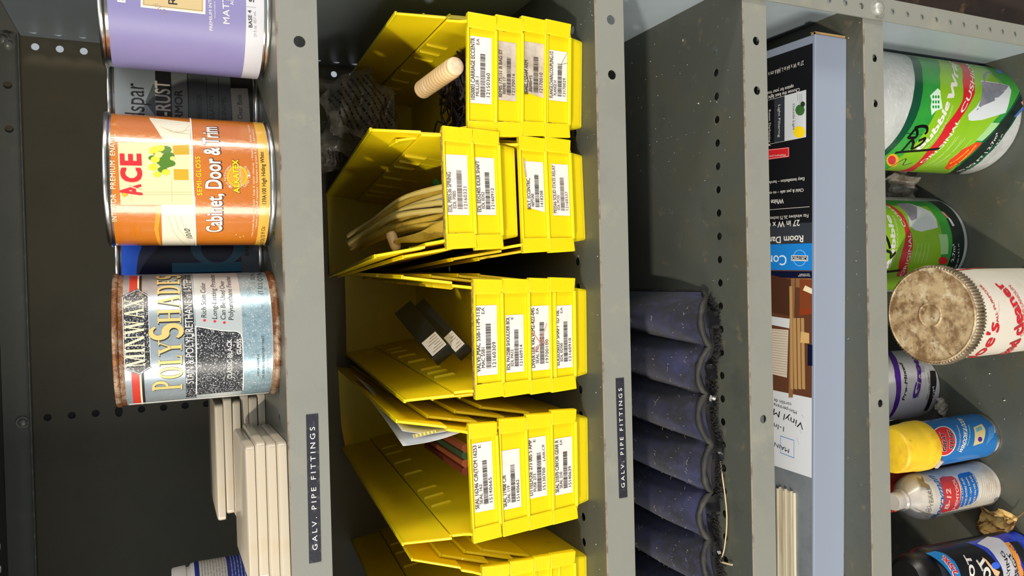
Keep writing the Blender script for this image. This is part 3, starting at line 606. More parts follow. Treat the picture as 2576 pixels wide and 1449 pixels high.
def stack(name, cx, cy, yaw, ptops, tilt, rows, zoom, grp, base_z=None):
    """ptops: photo x of each plate's top edge, from top bin to bottom bin; rows: label of each bin in the same order"""
    z2 = TOP[2]; n = len(ptops); cyaw, syaw = math.cos(yaw), math.sin(yaw)
    out = []
    for i, (px, row) in enumerate(zip(ptops, rows)):
        k = n - 1 - i                      # 0 = bottom bin
        ti = tilt * k / (n - 1)
        dyy = [0, 1.0, 2.0, 3.0][k] * .0
        # front bottom centre of the bin
        py = row['py']
        zt = onY(px, py, cy).z             # height of the plate's top edge
        zb = z2 if k == 0 else zt - 46.5
        M = at(cx + row.get('dx', 0), cy + row.get('dy', 0), zb) @ Matrix.Rotation(-yaw + row.get('yw', 0), 4, 'Z') @ at(0, 0, 0) @ Matrix.Rotation(-ti, 4, 'X') @ Matrix.Rotation(row.get('roll', 0), 4, 'Y')
        t = thing('shelf_bin', row['label'], 'storage bin', M, grp)
        b = bpy.data.objects.new('bin_body', BODY_R if row.get('rim') else BODY); COL.objects.link(b); b.parent = t
        bv = b.modifiers.new('bevel', 'BEVEL'); bv.width = .0007; bv.segments = 2; bv.limit_method = 'ANGLE'; bv.angle_limit = math.radians(40)
        out.append((t, M))
        if 'q' in row:
            ev = Vector((0, -2.8, 27)); S = Plane(M, (0, 4.6 - .12, 18), (1, 0, 0), ev)
            D = Decal(S, zoom, 2.7); xt, xb, yr, yl = row['q']
            a = D.p((xb, yl)); c = D.p((xt, yr)); u0, u1 = a.x, c.x; v0, v1 = 3.2, 26.6
            v0 = max(v0, min(a.y, 8)); v1 = min(26.8, max(c.y, 22)); w_, h_ = u1 - u0, v1 - v0
            sk = row.get('sk', 0)
            D.uvpoly([(u0, v0), (u1, v0 + sk * .3), (u1 - abs(sk) * .2, v1 + sk), (u0 + row.get('tear', 0), v1)], LAB_D if row.get('dirty') else LAB, 1)
            U = lambda f: u0 + w_ * f
            V = lambda f: v0 + h_ * f
            ink = FAINT if row.get('faded') else LINK
            s = row['t']; L = .05
            te = min(.97, L + len(s[0]) * .0385)
            D.text(s[0], (U(L), V(.8)), (U(te), V(.8)), h_ * .19, ink, 3, uv=True, bold=.014)
            D.text(s[1], (U(L + .06), V(.6)), (U(L + .06 + len(s[1]) * .036), V(.6)), h_ * .16, ink, 3, uv=True, bold=.006)
            x = U(L + .05); xe = U(.74)
            while x < xe:
                bw = rb.choice((.28, .28, .5, .8)); D.uvpoly([(x, V(.3)), (x + bw, V(.3)), (x + bw, V(.54)), (x, V(.54))], ink, 3, True); x += bw + rb.choice((.28, .35, .6))
            D.text(s[2], (U(L + .06), V(.08)), (U(L + .06 + len(s[2]) * .045), V(.08)), h_ * .17, ink, 3, uv=True, space=1.1, bold=.006)
            if len(s) > 3: D.text(s[3], (U(.97 - .045 * len(s[3])), V(.58)), (U(.97), V(.58)), h_ * .14, ink, 3, uv=True)
            for st in row.get('marks', []): D.line([(U(p[0]), V(p[1])) for p in st[0]], st[1], st[2], 4, uv=True)
            if row.get('hand'): D.text(row['hand'], (U(.58), V(.06)), (U(.86), V(.1)), h_ * .14, LINK, 3, uv=True, shear=.2)
            if name == 's1' or row.get('rim'):
                rg_ = random.Random(int(px))
                for e in ([(x_, 27.2 + rg_.uniform(-.5, .5)) for x_ in range(-39, 40, 3)], [(40.6 + rg_.uniform(-.4, .4), y_) for y_ in range(2, 27, 3)], [(-40.2 + rg_.uniform(-.4, .4), y_) for y_ in range(2, 27, 3)]):
                    for p_, q_ in zip(e, e[1:]):
                        if rg_.random() < .6: D.line([p_, q_], rg_.uniform(.3, 1.0), GRM, .4, uv=True)
            D.build(t, 'label_sticker', 'lettering')
        for g in row.get('grime', []):
            pass
    return out
def R_(py, label, q, *t, **k): d = dict(py=py, label='yellow plastic shelf bin ' + label, q=q, t=t); d.update(k); return d
S1 = stack('s1', 182, 14, math.radians(3.6), (1176, 1246, 1311, 1376), math.radians(5), [
    R_(160, 'labelled 12150360, holding a ribbed tube', (105, 345, 315, 1100), '1050003 CARRIAGE ECCENTR', 'MULLER 1', '12150360', 'EA', dx=-3, dy=-3),
    R_(170, 'with a grubby sticker numbered 12170016', (425, 625, 375, 1065), 'BEMIS 175151 B BAG ST', 'BEMIS 17', '12170016', dirty=1, dx=-2, dy=-2),
    R_(180, 'with a smeared black-stained sticker numbered 12170010', (715, 950, 380, 1035), 'BEMIS 150164 ARM', 'BEMIS 15', '12170010', dirty=1, tear=5, dy=-1, marks=[([(.05, .9), (.3, .8), (.5, .95)], .8, LINK), ([(.1, .62), (.35, .7)], 1.1, FAINT)]),
    R_(190, 'with a chain coupling sticker marked by a pen tick', (1005, 1230, 475, 1075), 'FLANGE,CHAIN,COUPLING,1/2', 'FLANGE H', '13170029', marks=[([(.78, .0), (.74, .35), (.68, .3)], .3, LINK), ([(.98, .02), (.74, .36)], .3, LINK)])],
    (1160, 20, 4.528), 'stacked yellow shelf bins')
S2 = stack('s2', 75, 15, math.radians(-2.1), (1116, 1187, 1311, 1380), math.radians(5.5), [
    R_(460, 'labelled 12160321, holding coiled clear tubing', (100, 390, 280, 1020), 'EDL P00536 SPRING', 'EDL P005', '12160321', dirty=0, faded=1, dx=4, dy=-5, rim=1),
    R_(465, 'labelled 12160912 idler shaft', (460, 715, 315, 1020), 'EDL ED52405 IDLER SHAFT', 'EDL ED52', '12160912', dx=3, dy=-4),
    R_(470, 'labelled 1418208 with a curling sticker corner', (1090, 1325, 365, 985), 'BOLT, ECCENTRIC,', 'NEPTUNE', '1418208', tear=4, dy=-1, marks=[([(.7, 1.0), (1.04, 1.1)], 1.6, LAB_D)]),
    R_(478, 'with a creased solid state relay sticker', (1385, 1625, 395, 1030), 'P03566 SOLID STATE RELAY', 'EDL PO35', '12160337', faded=1)],
    (1100, 330, 4.829), 'stacked yellow shelf bins')
S3 = stack('s3', -55.5, 15, math.radians(1.2), (1194, 1265, 1333, 1399), math.radians(5), [
    R_(860, 'labelled 12160309, holding small black boxes', (170, 445, 335, 1165), 'VALVE,MAC 55B-11-PI-113J', 'MAC 55B1', '12160309', 'EA', rim=1, dy=-3),
    R_(855, 'labelled 12160914 shoulder bolt', (540, 765, 450, 1130), 'EDL PA12588 SHOULDER BOL', 'EDL PA12', '12160914', 'E', dy=-2),
    R_(850, 'labelled 19700100 with an orange-red cross', (830, 1080, 340, 1105), 'DIVERTER VALVEM2-422-045', 'SEAL M2-', '19700100', 'EA', dy=-1, marks=[([(.62, .95), (.42, .5), (.28, .85)], .8, REDX), ([(.72, .15), (.48, .45), (.4, .2)], .7, REDX)]),
    R_(848, 'whose shaft sticker has a red line below', (1150, 1375, 335, 1075), 'EDLED50337 SHAFT 1D 10L', 'EDL ED50', '12160910', 'EA', marks=[([(.05, -.05), (.95, -.05)], .9, YLINE)])],
    (1160, 700, 4.829), 'stacked yellow shelf bins')
S4 = stack('s4', -180, 18, math.radians(1.0), (1184, 1260, 1327, 1392), math.radians(4.3), [
    R_(1210, 'labelled 15140665, holding folded papers', (135, 405, 370, 1160), 'SEAL 16246 C/R(TCM 16253', 'SEAL 162', '15140665', 'E', dx=-3, dy=-3, roll=math.radians(-1.6)),
    R_(1200, 'with an oil seal sticker numbered 15140662', (480, 730, 460, 1130), 'SEAL 11908 C/R', 'SEAL 119', '15140662', dx=-2, dy=-2, roll=math.radians(-1.2)),
    R_(1180, 'labelled 15130700 with handwriting on the sticker', (805, 1045, 305, 995), 'LITTELFUSE 273 005 5 AMP', 'FUSE 273', '15130700', 'E', hand='LABLCR', dx=-1, dy=-1, roll=math.radians(-.6)),
    R_(1172, 'with a gear seal sticker numbered 15140639', (1135, 1355, 310, 955), 'SEAL 21070 C/RFOR GEAR R', 'SEAL 210', '15140639', 'EA')],
    (1160, 1040, 4.829), 'stacked yellow shelf bins')
S5 = stack('s5', -318, 26, math.radians(1.0), (1215, 1285, 1345, 1400), math.radians(4.3), [
    dict(py=1449, label='unlabelled yellow shelf bin at the top of the stack beside bin 15140665'), dict(py=1449, label='second unlabelled yellow shelf bin in the stack at the left end of the row'),
    dict(py=1449, label='third unlabelled yellow shelf bin in the stack at the left end of the row'), dict(py=1449, label='lowest unlabelled yellow shelf bin in the stack at the left end of the row')],
    (0, 0, 1), 'stacked yellow shelf bins')
# ---------------------------------------------------------------- what the bins hold
def rz(z): return Z0 + z
def oY(px, py, Y): return onY(px, py, Y)
def curve(pts, n=24):
    """smooth path through points (Catmull-Rom)"""
    P_ = [Vector(p) for p in pts]; P_ = [P_[0] * 2 - P_[1]] + P_ + [P_[-1] * 2 - P_[-2]]; out = []
    m_ = len(P_) - 3
    for i in range(n + 1):
        t = i / n * m_; k = min(int(t), m_ - 1); t -= k; a, b, c, d = P_[k:k + 4]
        out.append(.5 * ((2 * b) + (c - a) * t + (2 * a - 5 * b + 4 * c - d) * t * t + (3 * b - a - 3 * c + d) * t ** 3))
    return out
# ribbed tube
HOSE = mat('tan_ribbed_plastic', '#d9b98a', .55, 0, [('#b98a52', 18, .5, .75), ('#e6cfae', 50, .6, .75)], bump=.2)
p1 = oY(1146, 166, 36); p0 = oY(1062, 226, 118); ax = p1 - p0; L = ax.length
M = Matrix.Translation(p0) @ Vector((0, 0, 1)).rotation_difference(ax).to_matrix().to_4x4()
t = thing('ribbed_tube', 'tan ribbed plastic tube with a chalky cut end sticking out of a bin', 'tube', M)
prof = [(0, 0), (6.5, 0)]; k = 0
while k * 6 < L - 6:
    for dz, dr in ((.4, 8.2), (2, 9.2), (3.6, 9.2), (5.2, 8.2), (5.6, 7.8)): prof.append((dr, k * 6 + dz))
    k += 1
prof += [(8.6, L - 1), (8.2, L)]
mb = MB(); mb.lathe(prof, HOSE, 32, caps=False); mb.build('hose', t)
mb = MB(); mb.lathe([(8.2, L), (7.4, L + .8), (4, L + 1.2), (0, L + .6)], mat('chalky_end', '#e2c6a6', .8, 0, [('#f0e2cc', 200, .5, .7)], bump=.6), 32, caps=False); mb.build('cut_end', t)
# dark fibre in the same bin
FIB = mat('dark_purple_fibre', '#2a2028', .8); mb = MB(); rf = random.Random(21); bM = S1[0][1]
for i in range(130):
    x, y = rf.uniform(-38, 34), rf.uniform(14, 150); z = rf.uniform(5, 20) + (6 if y > 40 else 0); pts = [Vector((x, y, z))]
    for k in range(4): pts.append(pts[-1] + Vector((rf.uniform(-14, 14), rf.uniform(-14, 14), rf.uniform(-5, 8))))
    pts = [Vector((max(-40, min(40, p.x)), max(12, min(190, p.y)), max(4, min(34, p.z)))) for p in pts]
    mb.tube(curve(pts, 8), rf.uniform(.5, 1.6), FIB, 5, bM)
mb.box((-38, 14, 3), (38, 190, 8), FIB, bM)
o = mb.build('fibre_tangle'); tag(o, 'dark purple fibre tangle lying in the bin with the ribbed tube', 'fibre', kind='stuff')
# crumpled printed plastic bag
BAG = mat('clear_bag_film', '#a39d8c', .3, 0, [('#6f695a', 30, .42, .62), ('#c9c6bb', 55, .58, .72)], bump=.5, bscale=90, coat=.3, alpha=.92)
def crumple(name, label, cat, c, rad, mt, seed, n=40, jag=.22, prnt=0):
    r_ = random.Random(seed); ph = [(Vector((r_.uniform(-1, 1), r_.uniform(-1, 1), r_.uniform(-1, 1))).normalized(), r_.uniform(1.5, 4.5), r_.uniform(0, 6)) for _ in range(9)]
    def pt(th, a, l=1.0):
        d = Vector((math.sin(th) * math.cos(a), math.sin(th) * math.sin(a), math.cos(th))); f = 1
        for v, fr, p in ph: f += jag / 3 * (abs(math.sin(fr * d.dot(v) + p)) ** .7) - jag / 6
        f *= l; return Vector((d.x * rad[0] * f, d.y * rad[1] * f, d.z * rad[2] * f))
    t = thing(name, label, cat, Matrix.Translation(c))
    mb = MB(); mb.grid([[pt(PI * i / n, PI * j / n) for j in range(2 * n + 1)] for i in range(n + 1)], mt); mb.build('film', t, smooth=50)
    if prnt:
        mb = MB()
        for k in range(prnt):
            th = .7 + 1.1 * k / prnt; a = PI + .5 + r_.random()
            while a < 2 * PI - .3:
                w_ = r_.uniform(.03, .12); mb.add([pt(th, a, 1.012), pt(th, a + w_, 1.012), pt(th + .016, a + w_, 1.012), pt(th + .016, a, 1.012)], [(0, 1, 2, 3)], FAINT); a += w_ + r_.uniform(.02, .06)
        mb.build('printed_lines', t, smooth=0)['kind'] = 'stuff'
    return t
FOLD = mat('thin_clear_film', '#b4aea0', .18, 0, [('#7d7668', 40, .42, .6)], bump=.4, bscale=120, coat=.5, alpha=.62)
def wad(name, label, c, rad, seed, layers=4, prnt=True):
    """a loosely crumpled bag: several folded sheets of film"""
    r_ = random.Random(seed); t = thing(name, label, 'bag', Matrix.Translation(c)); mb = MB(); pl = MB()
    for k in range(layers):
        R_m = Matrix.Rotation(r_.uniform(-.5, .5), 3, 'X') @ Matrix.Rotation(r_.uniform(-.7, .7), 3, 'Y') @ Matrix.Rotation(r_.uniform(-.8, .8), 3, 'Z')
        ph = [(r_.uniform(-3.5, 3.5), r_.uniform(-3.5, 3.5), r_.uniform(0, 6), r_.uniform(.25, 1)) for _ in range(6)]; dep = (k - layers / 2) * .35
        def pt(u, v, l=0):
            d = sum(w_ * (abs(math.sin(fu * u + fv * v + p)) - .5) for fu, fv, p, w_ in ph) * .22
            e = 1 - .25 * abs(math.sin(2.3 * u + k)) * abs(v)
            q_ = R_m @ Vector((u * e, d + dep + .25 * (u * u + v * v) - l, v * e)); return Vector((q_.x * rad[0], q_.y * rad[1], q_.z * rad[2]))
        n = 26; mb.grid([[pt(-1 + 2 * i / n, -1 + 2 * j / n) for j in range(n + 1)] for i in range(n + 1)], FOLD)
        if prnt and k < 2:
            for row in range(9):
                v = -.7 + .16 * row; u = -.8
                while u < .8:
                    w_ = r_.uniform(.03, .12); pl.add([pt(u, v, .02), pt(u + w_, v, .02), pt(u + w_, v + .05, .02), pt(u, v + .05, .02)], [(0, 1, 2, 3)], LINK); u += w_ + r_.uniform(.02, .05)
    mb.build('film', t, smooth=35, recalc=False)
    if pl.v: pl.build('printed_lines', t, smooth=0, recalc=False)['kind'] = 'stuff'
    return t
wad('plastic_bag', 'crumpled clear plastic bag with dark print at the back of a bin', oY(905, 285, 285), (46, 60, 44), 4)
wad('plastic_bag', 'wadded silvery plastic bag wedged between two bins under the upper shelf', oY(850, 365, 330), (28, 45, 30), 9)
# coil of clear tubing and green rope
TUBE = mat('clear_yellowed_tube', '#b99a3c', .12, 0, [('#8f7226', 25, .45, .7)], coat=.8); TUBE2 = mat('clear_tube', '#8f878c', .12, coat=.8)
TUBE3 = mat('pale_yellow_tube', '#cbb56a', .12, coat=.8); rt = random.Random(8); mb = MB()
for i in range(20):
    f = (i % 10) / 9; e = Vector((rt.uniform(-10, 10), rt.uniform(-10, 10), (-9 if i < 10 else 6) + rt.uniform(-6, 6)))
    a = oY(1122, 462 + 96 * f, 34 + 14 * rt.random()) - Vector((0, 0, 10)); mid = oY(1022, 506 + 66 * f, 96 + 16 * rt.random()); m2 = oY(942, 560 + 38 * f, 146 + 12 * rt.random())
    z = oY(882 + 12 * f, 600 + 20 * f, 186 + 10 * rt.random()) + e * .4; und = z + Vector((4, 6, -9)); bk = und + Vector((10, -40, -14))
    mb.tube(curve([a - Vector((0, 4, 14)), a, mid + e * .4, m2 + e * .3, z, und, bk], 34), 2.7, TUBE2 if i in (3, 20) else (TUBE if i % 2 else TUBE3), 8)
for i in range(5):
    a = oY(1118, 560 + 7 * i, 36); mb.tube(curve([a - Vector((0, 0, 14)), a, oY(1060, 590 + 3 * i, 66), oY(1010, 604, 92), oY(985, 612, 110)], 20), 2.8, TUBE, 8)
mb.lathe([(0, -10), (4, -9), (5.2, -6), (5.2, 6), (4, 9), (0, 10)], HOSE, 20, Matrix.Translation(oY(990, 606, 106)) @ Matrix.Rotation(1.2, 4, 'Y'))
o = mb.build('clear_tubing_coil'); tag(o, 'coil of yellowed clear plastic tubing bundled in a bin', 'tubing')
ROPE = mat('green_rope', '#1f6a34', .8, 0, [('#123f20', 160, .4, .6)], bump=1, bscale=300); mb = MB()
bM = S2[0][1]
for pts in ([(-42, 20, 22), (-36, 60, 30), (-26, 110, 26), (-10, 160, 20), (4, 200, 22)], [(-36, 16, 20), (-26, 50, 30), (-16, 90, 26), (0, 130, 22), (20, 150, 22)], [(-20, 14, 22), (-8, 44, 22), (6, 90, 20), (24, 120, 24)], [(-44, 16, 34), (-40, 50, 40), (-34, 90, 36), (-24, 120, 30)]):
    mb.tube([bM @ p for p in curve(pts, 24)], 4.6, ROPE, 8)
o = mb.build('green_rope'); tag(o, 'dark green rope lying under the clear tubing in a bin', 'rope')
# black component boxes
BLK = mat('black_carton', '#15171a', .45); 
def slab(label, pa, pb, w, th, seed):
    ax = (pb - pa); L = ax.length; ax.normalize(); nn = (CP - (pa + pb) / 2).normalized(); nn = (nn - ax * nn.dot(ax)).normalized(); s = ax.cross(nn)
    M = Matrix.Translation(pa); 
    for i in range(3): M[i][0] = s[i]; M[i][1] = ax[i]; M[i][2] = nn[i]
    t = thing('component_box', label, 'box', M, 'black component boxes in a bin'); mb = MB(); mb.box((-w / 2, 0, -th), (w / 2, L, 0), BLK); mb.build('carton', t, smooth=0, bevel=.5)
    D = Decal(Plane(M, (0, 0, 0), (1, 0, 0), (0, 1, 0))); u = w / 2 - 2; D.uvpoly([(-u, L - 30), (u, L - 30), (u, L - 2), (-u, L - 2)], LAB, 1)
    for k in range(6): D.line([(-u + 2, L - 6 - 4 * k), (u - 3 - 3 * (k % 3), L - 6 - 4 * k)], .8, FAINT, 2, uv=True)
    D.build(t, 'label_sticker', 'lettering')
slab('long black component box with white sticker, the left one of two in its bin', oY(1012, 772, 185), oY(1108, 884, 92), 22, 12, 1)
slab('long black component box with white sticker, leaning against its twin', oY(1052, 762, 172), oY(1160, 878, 80), 16, 12, 2)
# papers and sticks in the next bin
PAP1 = mat('white_paper', '#d8dade', .6); 
def sheet(label, c, seed, bow):
    mb = MB(); rows = []
    for i in range(15):
        u = i / 14; row = []
        for j in range(11):
            v = j / 10; p = (c[0] * (1 - v) + c[1] * v) * (1 - u) + (c[3] * (1 - v) + c[2] * v) * u
            p = p + Vector((bow * math.sin(PI * u) * 6, 0, bow * math.sin(PI * v) * 4)); row.append(p)
        rows.append(row)
    mb.grid(rows, PAP1); o = mb.build('paper_sheet'); sm = o.modifiers.new('thick', 'SOLIDIFY'); sm.thickness = .0003
    return tag(o, label, 'paper', 'papers in a bin')
sheet('white paper sheet with a printed table, its corner poking over a bin wall', [oY(896, 962, 300), oY(1014, 1122, 66), oY(1164, 1086, 44), oY(1060, 1040, 200)], 1, -.35)
sheet('white paper sheet tucked behind the printed one along the bin wall', [oY(885, 938, 320), oY(1012, 1084, 62), oY(1150, 1078, 46), oY(1060, 1026, 210)], 2, -.6)
D = Decal(Plane(Matrix.Identity(4), oY(1092, 1098, 50.5), (oY(1092, 1086, 50.5) - oY(1092, 1098, 50.5)), (oY(1060, 1098, 59) - oY(1092, 1098, 50.5))))
mb = MB(); ye = mat('pale_yellow_print', '#d3c86a', .6); a, b, c, d = oY(1042, 1101, 60), oY(1098, 1088, 52), oY(1096, 1081, 52.5), oY(1038, 1093, 61)
n_ = Vector((0, -1.2, .6)); mb.add([a + n_, b + n_, c + n_, d + n_], [(0, 1, 2, 3)], ye)
for i in range(6):
    f0, f1 = (i + .15) / 6, (i + .75) / 6
    for g0, g1 in ((.15, .35), (.6, .8)):
        q_ = lambda f, g: (a * (1 - f) + b * f) * (1 - g) + (d * (1 - f) + c * f) * g + n_ * 1.15
        mb.add([q_(f0, g0), q_(f1, g0), q_(f1, g1), q_(f0, g1)], [(0, 1, 2, 3)], FAINT)
pr = bpy.data.objects['paper_sheet']; o = mb.build('printed_table', pr, smooth=0, recalc=False)
for i, (cl, nm, pa, pb) in enumerate((('#7a3a1c', 'red-brown', oY(1090, 1080, 200), oY(1172, 1128, 60)), ('#2e4424', 'dark green', oY(1085, 1092, 210), oY(1172, 1146, 62)), ('#8a4620', 'orange-brown', oY(1080, 1106, 215), oY(1172, 1166, 64)), ('#6a2a16', 'rust red', oY(1076, 1120, 220), oY(1172, 1186, 66)))):
    mb = MB(); mm = mat('stick_%d' % i, cl, .5); mb.tube([pa, pa * .6 + pb * .4, pa * .4 + pb * .6, pb], 4.4, mm, 6); o = mb.build('pencil_stick'); tag(o, nm + ' pencil-like stick lying in the bin under the papers', 'stick', 'sticks in a bin')
# ---------------------------------------------------------------- navy quilted pad on the middle shelf
NAVY = mat('navy_felt', '#23254a', .95, 0, [('#15151f', 16, .42, .58), ('#2e2f4c', 60, .5, .7), ('#77707a', 620, .66, .72)], bump=.7, bscale=2600, sheen=.12)
PIPE = mat('black_binding', '#24231f', .7, 0, [('#3a3832', 60, .5, .7)], bump=.4); FRINGE = mat('frayed_black', '#221f1f', .9); GLOSSB = mat('black_film', '#0e0e12', .25)
z3 = TOP[3]; pad = thing('quilted_pad', 'dark navy quilted pad with bound frayed edge lying on the shelf', 'pad', at(-220, 150, z3)); PO = Vector((-220, 150, z3))
def edge_w(x): return 5 * math.sin((x + 30) * .045) + 3 * abs(math.sin(PI * (x + 29) / 52.5)) - 2
prof = [(52, 0), (48, 8), (45, 17), (44, 27), (50, 34), (60, 41), (78, 47), (105, 50), (150, 53), (210, 54), (280, 48), (310, 26), (312, 0)]
def pad_pt(x, k):
    y, z = prof[k]; dip = abs(math.sin(PI * (x + 29 - .07 * (y - 20)) / 52.5)) ** .5
    amp = [0, 0, .2, .45, .7, .9, 1, 1, 1, 1, 1, .6, 0][k]; z2 = z * (1 - .72 * amp * (1 - dip)) + 8 * amp * dip
    fall = max(0.0, min(1.0, (-22 - x) / 34)); fall = math.sqrt(max(0, 1 - (1 - fall) ** 2)); z2 *= fall
    w_ = edge_w(x) * (1 if k < 6 else 0); sh = (1 - fall) * (26 if k < 6 else 0)
    return Vector((x, y + w_ + sh, z3 + z2))
xs = [-22.5 - 1.0 * i for i in range(12)] + [-36 - 3 * i for i in range(140)]
mb = MB(); mb.grid([[pad_pt(x, k) - PO for k in range(2, len(prof))] for x in xs], NAVY)
ob = mb.build('quilted_cover', pad, smooth=60); sb = ob.modifiers.new('sub', 'SUBSURF'); sb.levels = 1; sb.render_levels = 1
mb = MB(); mb.tube([pad_pt(x, 3) - PO + Vector((0, -1.5, 0)) for x in xs], [3.4 + .5 * math.sin(x * .3) for x in xs], PIPE, 10)
mb.tube([Vector((-22, y, z3 + 2 + 1.4 * math.sin(y * .05))) - PO for y in range(66, 300, 9)], 3.2, PIPE, 8); mb.build('edge_binding', pad)
mb = MB(); mb.grid([[pad_pt(x, k) - PO + Vector((0, 3, 0)) for k in (0, 1, 2, 3)] for x in xs], FRINGE); rf = random.Random(2)
for x in xs[6:]:
    for _ in range(5):
        xx = x + rf.uniform(-1.5, 1.5); p = pad_pt(xx, 0) - PO; h = rf.uniform(.5, 9); q_ = p + Vector((rf.uniform(-3, 3), -rf.uniform(1, 6) - 2, h)); mb.tube([p + Vector((0, 0, h)), q_, q_ + Vector((rf.uniform(-2, 2), -1.5, rf.uniform(-2, 2)))], .45, FRINGE, 4)
o = mb.build('frayed_edge', pad); o['kind'] = 'stuff'
mb = MB()
for x, s_ in ((-52, 9), (-108, 8), (-140, 6), (-196, 8), (-252, 10), (-262, 7), (-300, 7)):
    p = pad_pt(x, 2) - PO + Vector((0, -3, -4)); pts = [[p + Vector((s_ * (i - 2) * .5 + rf.uniform(-1, 1), -abs(i - 2) * .8 + rf.uniform(-2, 2), s_ * (j - 2) * .45 + rf.uniform(-1, 1))) for j in range(5)] for i in range(5)]; mb.grid(pts, GLOSSB)
mb.build('torn_film', pad)['kind'] = 'stuff'
LINT = mat('pale_lint', '#a79b8b', .9); mb = MB(); rl = random.Random(17)
for i in range(300):
    x = rl.uniform(-340, -34); k = rl.choice((4, 5, 6, 7, 8)); a = pad_pt(x, k) * .5 + pad_pt(x, k + 1) * .5 - PO; l_ = rl.choice((.8, 1.2, 2, 4)); a = a + Vector((0, 0, .4)); an = rl.uniform(0, 6.3)
    mb.tube([a, a + Vector((l_ * .5 * math.cos(an), l_ * .5 * math.sin(an), .8)), a + Vector((l_ * math.cos(an + .4), l_ * math.sin(an + .4), .2))], .14, LINT, 3)
o = mb.build('lint', pad); o['kind'] = 'stuff'
STRAW = mat('straw', '#c9b48c', .7)
for pts, r_, lb in ((([(1812, 1160), (1828, 1290), (1822, 1380), (1808, 1415)]), .7, 'thin curved straw stalk beside the frayed edge of the pad'), ([(1808, 1412), (1826, 1417), (1842, 1421)], 1.0, 'short thick bit of straw on the shelf by the pad')):
    mb = MB(); mb.tube(curve([onZ(a, b, z3 + 3) for a, b in pts], 14), r_, STRAW, 5); o = mb.build('straw_stalk'); tag(o, lb, 'straw')
# ---------------------------------------------------------------- boxed window blind on the shelf below
z4 = TOP[4]; CARD = mat('white_carton', '#868fa0', .5, bump=.03); KRAFT = mat('kraft_board', '#a98a5c', .8, 0, [('#7d6540', 80, .5, .7)], bump=.5); SILV = mat('grey_tape', '#7f858a', .35, .2, [('#6d7378', 18, .45, .7)], bump=.25, bscale=60)
yaw = math.radians(1.5); M = at(266, 23, z4) @ Matrix.Rotation(-yaw, 4, 'Z'); BL, BW, BH = 686, 92, 49.5
t = thing('blind_carton', 'long white carton of a window blind with black printed top, lying on the shelf', 'box', M)
mb = MB(); mb.box((-BL, 0, 0), (0, BW, BH), CARD); mb.build('carton', t, smooth=0, bevel=1.0)
mb = MB()
ring_ = [(-.5 + 0, 3, 3), (0, BW - 3, 3)]
mb.box((0, 1.2, 1), (3, 3.2, BH - 1), KRAFT); mb.box((0, 6, 1), (3.4, 8, BH - 1), KRAFT); mb.box((0, 1.2, BH - 3), (2.5, 8, BH - 1), KRAFT)
for k in range(14): mb.tube([(.2, 3.2, 2 + k * 3.4), (2.6, 4.6, 3.7 + k * 3.4), (.2, 6, 5.4 + k * 3.4)], .5, KRAFT, 4)
mb.build('end_flap', t, smooth=0)
S = Plane(M, (0, 0, BH), (1, 0, 0), (0, 1, 0)); D = Decal(S, (0, 0, 1), 2.2)
u = lambda py, px=2035: S.uv(px, py).x
BLKP = P('carton_black', '#17181b', .3); SLATE = P('carton_slate', '#34383f', .3); BLUE = P('carton_blue', '#1f7fd0', .3); BROWN = P('carton_brown', '#5e3a28', .35); PW = P('carton_paper', '#cfd2d6', .4); TAN = P('carton_tan', '#b08a58', .35); TAN2 = P('carton_dark_tan', '#8a6440', .35); ORB = P('carton_redwood', '#7d3f22', .35)
f0 = 3.5; E_ = BW - 2
def band(py0, py1, mt, v0=f0, v1=E_, layer=1): D.uvpoly([(u(py1), v0), (u(py0), v0), (u(py0), v1), (u(py1), v1)], mt, layer)
band(112, 590, BLKP); band(560, 590, SLATE, layer=1.3); band(590, 628, BLUE); band(683 - 55, 1000, BROWN, layer=1); band(1000, 1200, PW)
D.uvpoly([(-BL + 2, f0 - 1), (u(1200), f0 - 1), (u(1200), E_), (-BL + 2, E_)], SILV, 1)
T_ = lambda s_, a, b, cap, mt=WHITE, layer=3, **k: D.text(s_, a, b, cap, mt, layer, **k)
T_('27 in W x 64 in L (68.6 cm x 162.6 cm)', (2022, 152), (1903, 193), 11); T_('Choose the best light control', (2012, 221), (1906, 249), 9, bold=.01); T_('option for your room', (1997, 213), (1925, 233), 9, bold=.01)
vA, vB, vC, vD = [S.uv(x, 300).y for x in (2028, 1974, 1948, 1926)]
uA, uB = u(234, 2000), u(350, 2000)
D.uvpoly([(uB, vA), (uA, vA), (uA, vB), (uB, vB)], PW, 2); D.uvpoly([(uB, vB), (uA, vB), (uA, vC), (uB, vC)], SLATE, 2); D.uvpoly([(uB, vC), (uA, vC), (uA, vC + 24), (uB, vC + 24)], BLKP, 2)
D.line([(uB, vA), (uA, vA), (uA, vC + 30)], .4, WHITE, 3, uv=True); D.line([(uB, vA), (uB, vC + 30)], .4, WHITE, 3, uv=True)
um = (uA + uB) / 2
D.text('Outside Light', (uA - 12, (vA + vB) / 2 + 3.5), (uB + 11, (vA + vB) / 2 + 3.5), 3.2, INK, 3, uv=True); D.text('Light Filtering', (uA - 9, vB + 10), (uB + 6, vB + 10), 3.4, WHITE, 3, uv=True); D.text('Room Darkening', (uA - 12, vC + 9), (uB + 2, vC + 9), 3.4, WHITE, 3, uv=True)
D.ell((2011, 332), 15, 15, YEL, 3, n=18); D.ell((2013, 277), 12, 14, P('print_leaf', '#3d6a34', .4), 3, n=10); D.ell((2020, 262), 6, 7, P('print_leaf_dark', '#2a3a28', .4), 3.2, n=8)
for yy in (246, 255, 262): D.line([(2012 + (yy - 254) * .6, 236), (2012 + (yy - 254) * .6, yy + 8)], .35, INK, 3)
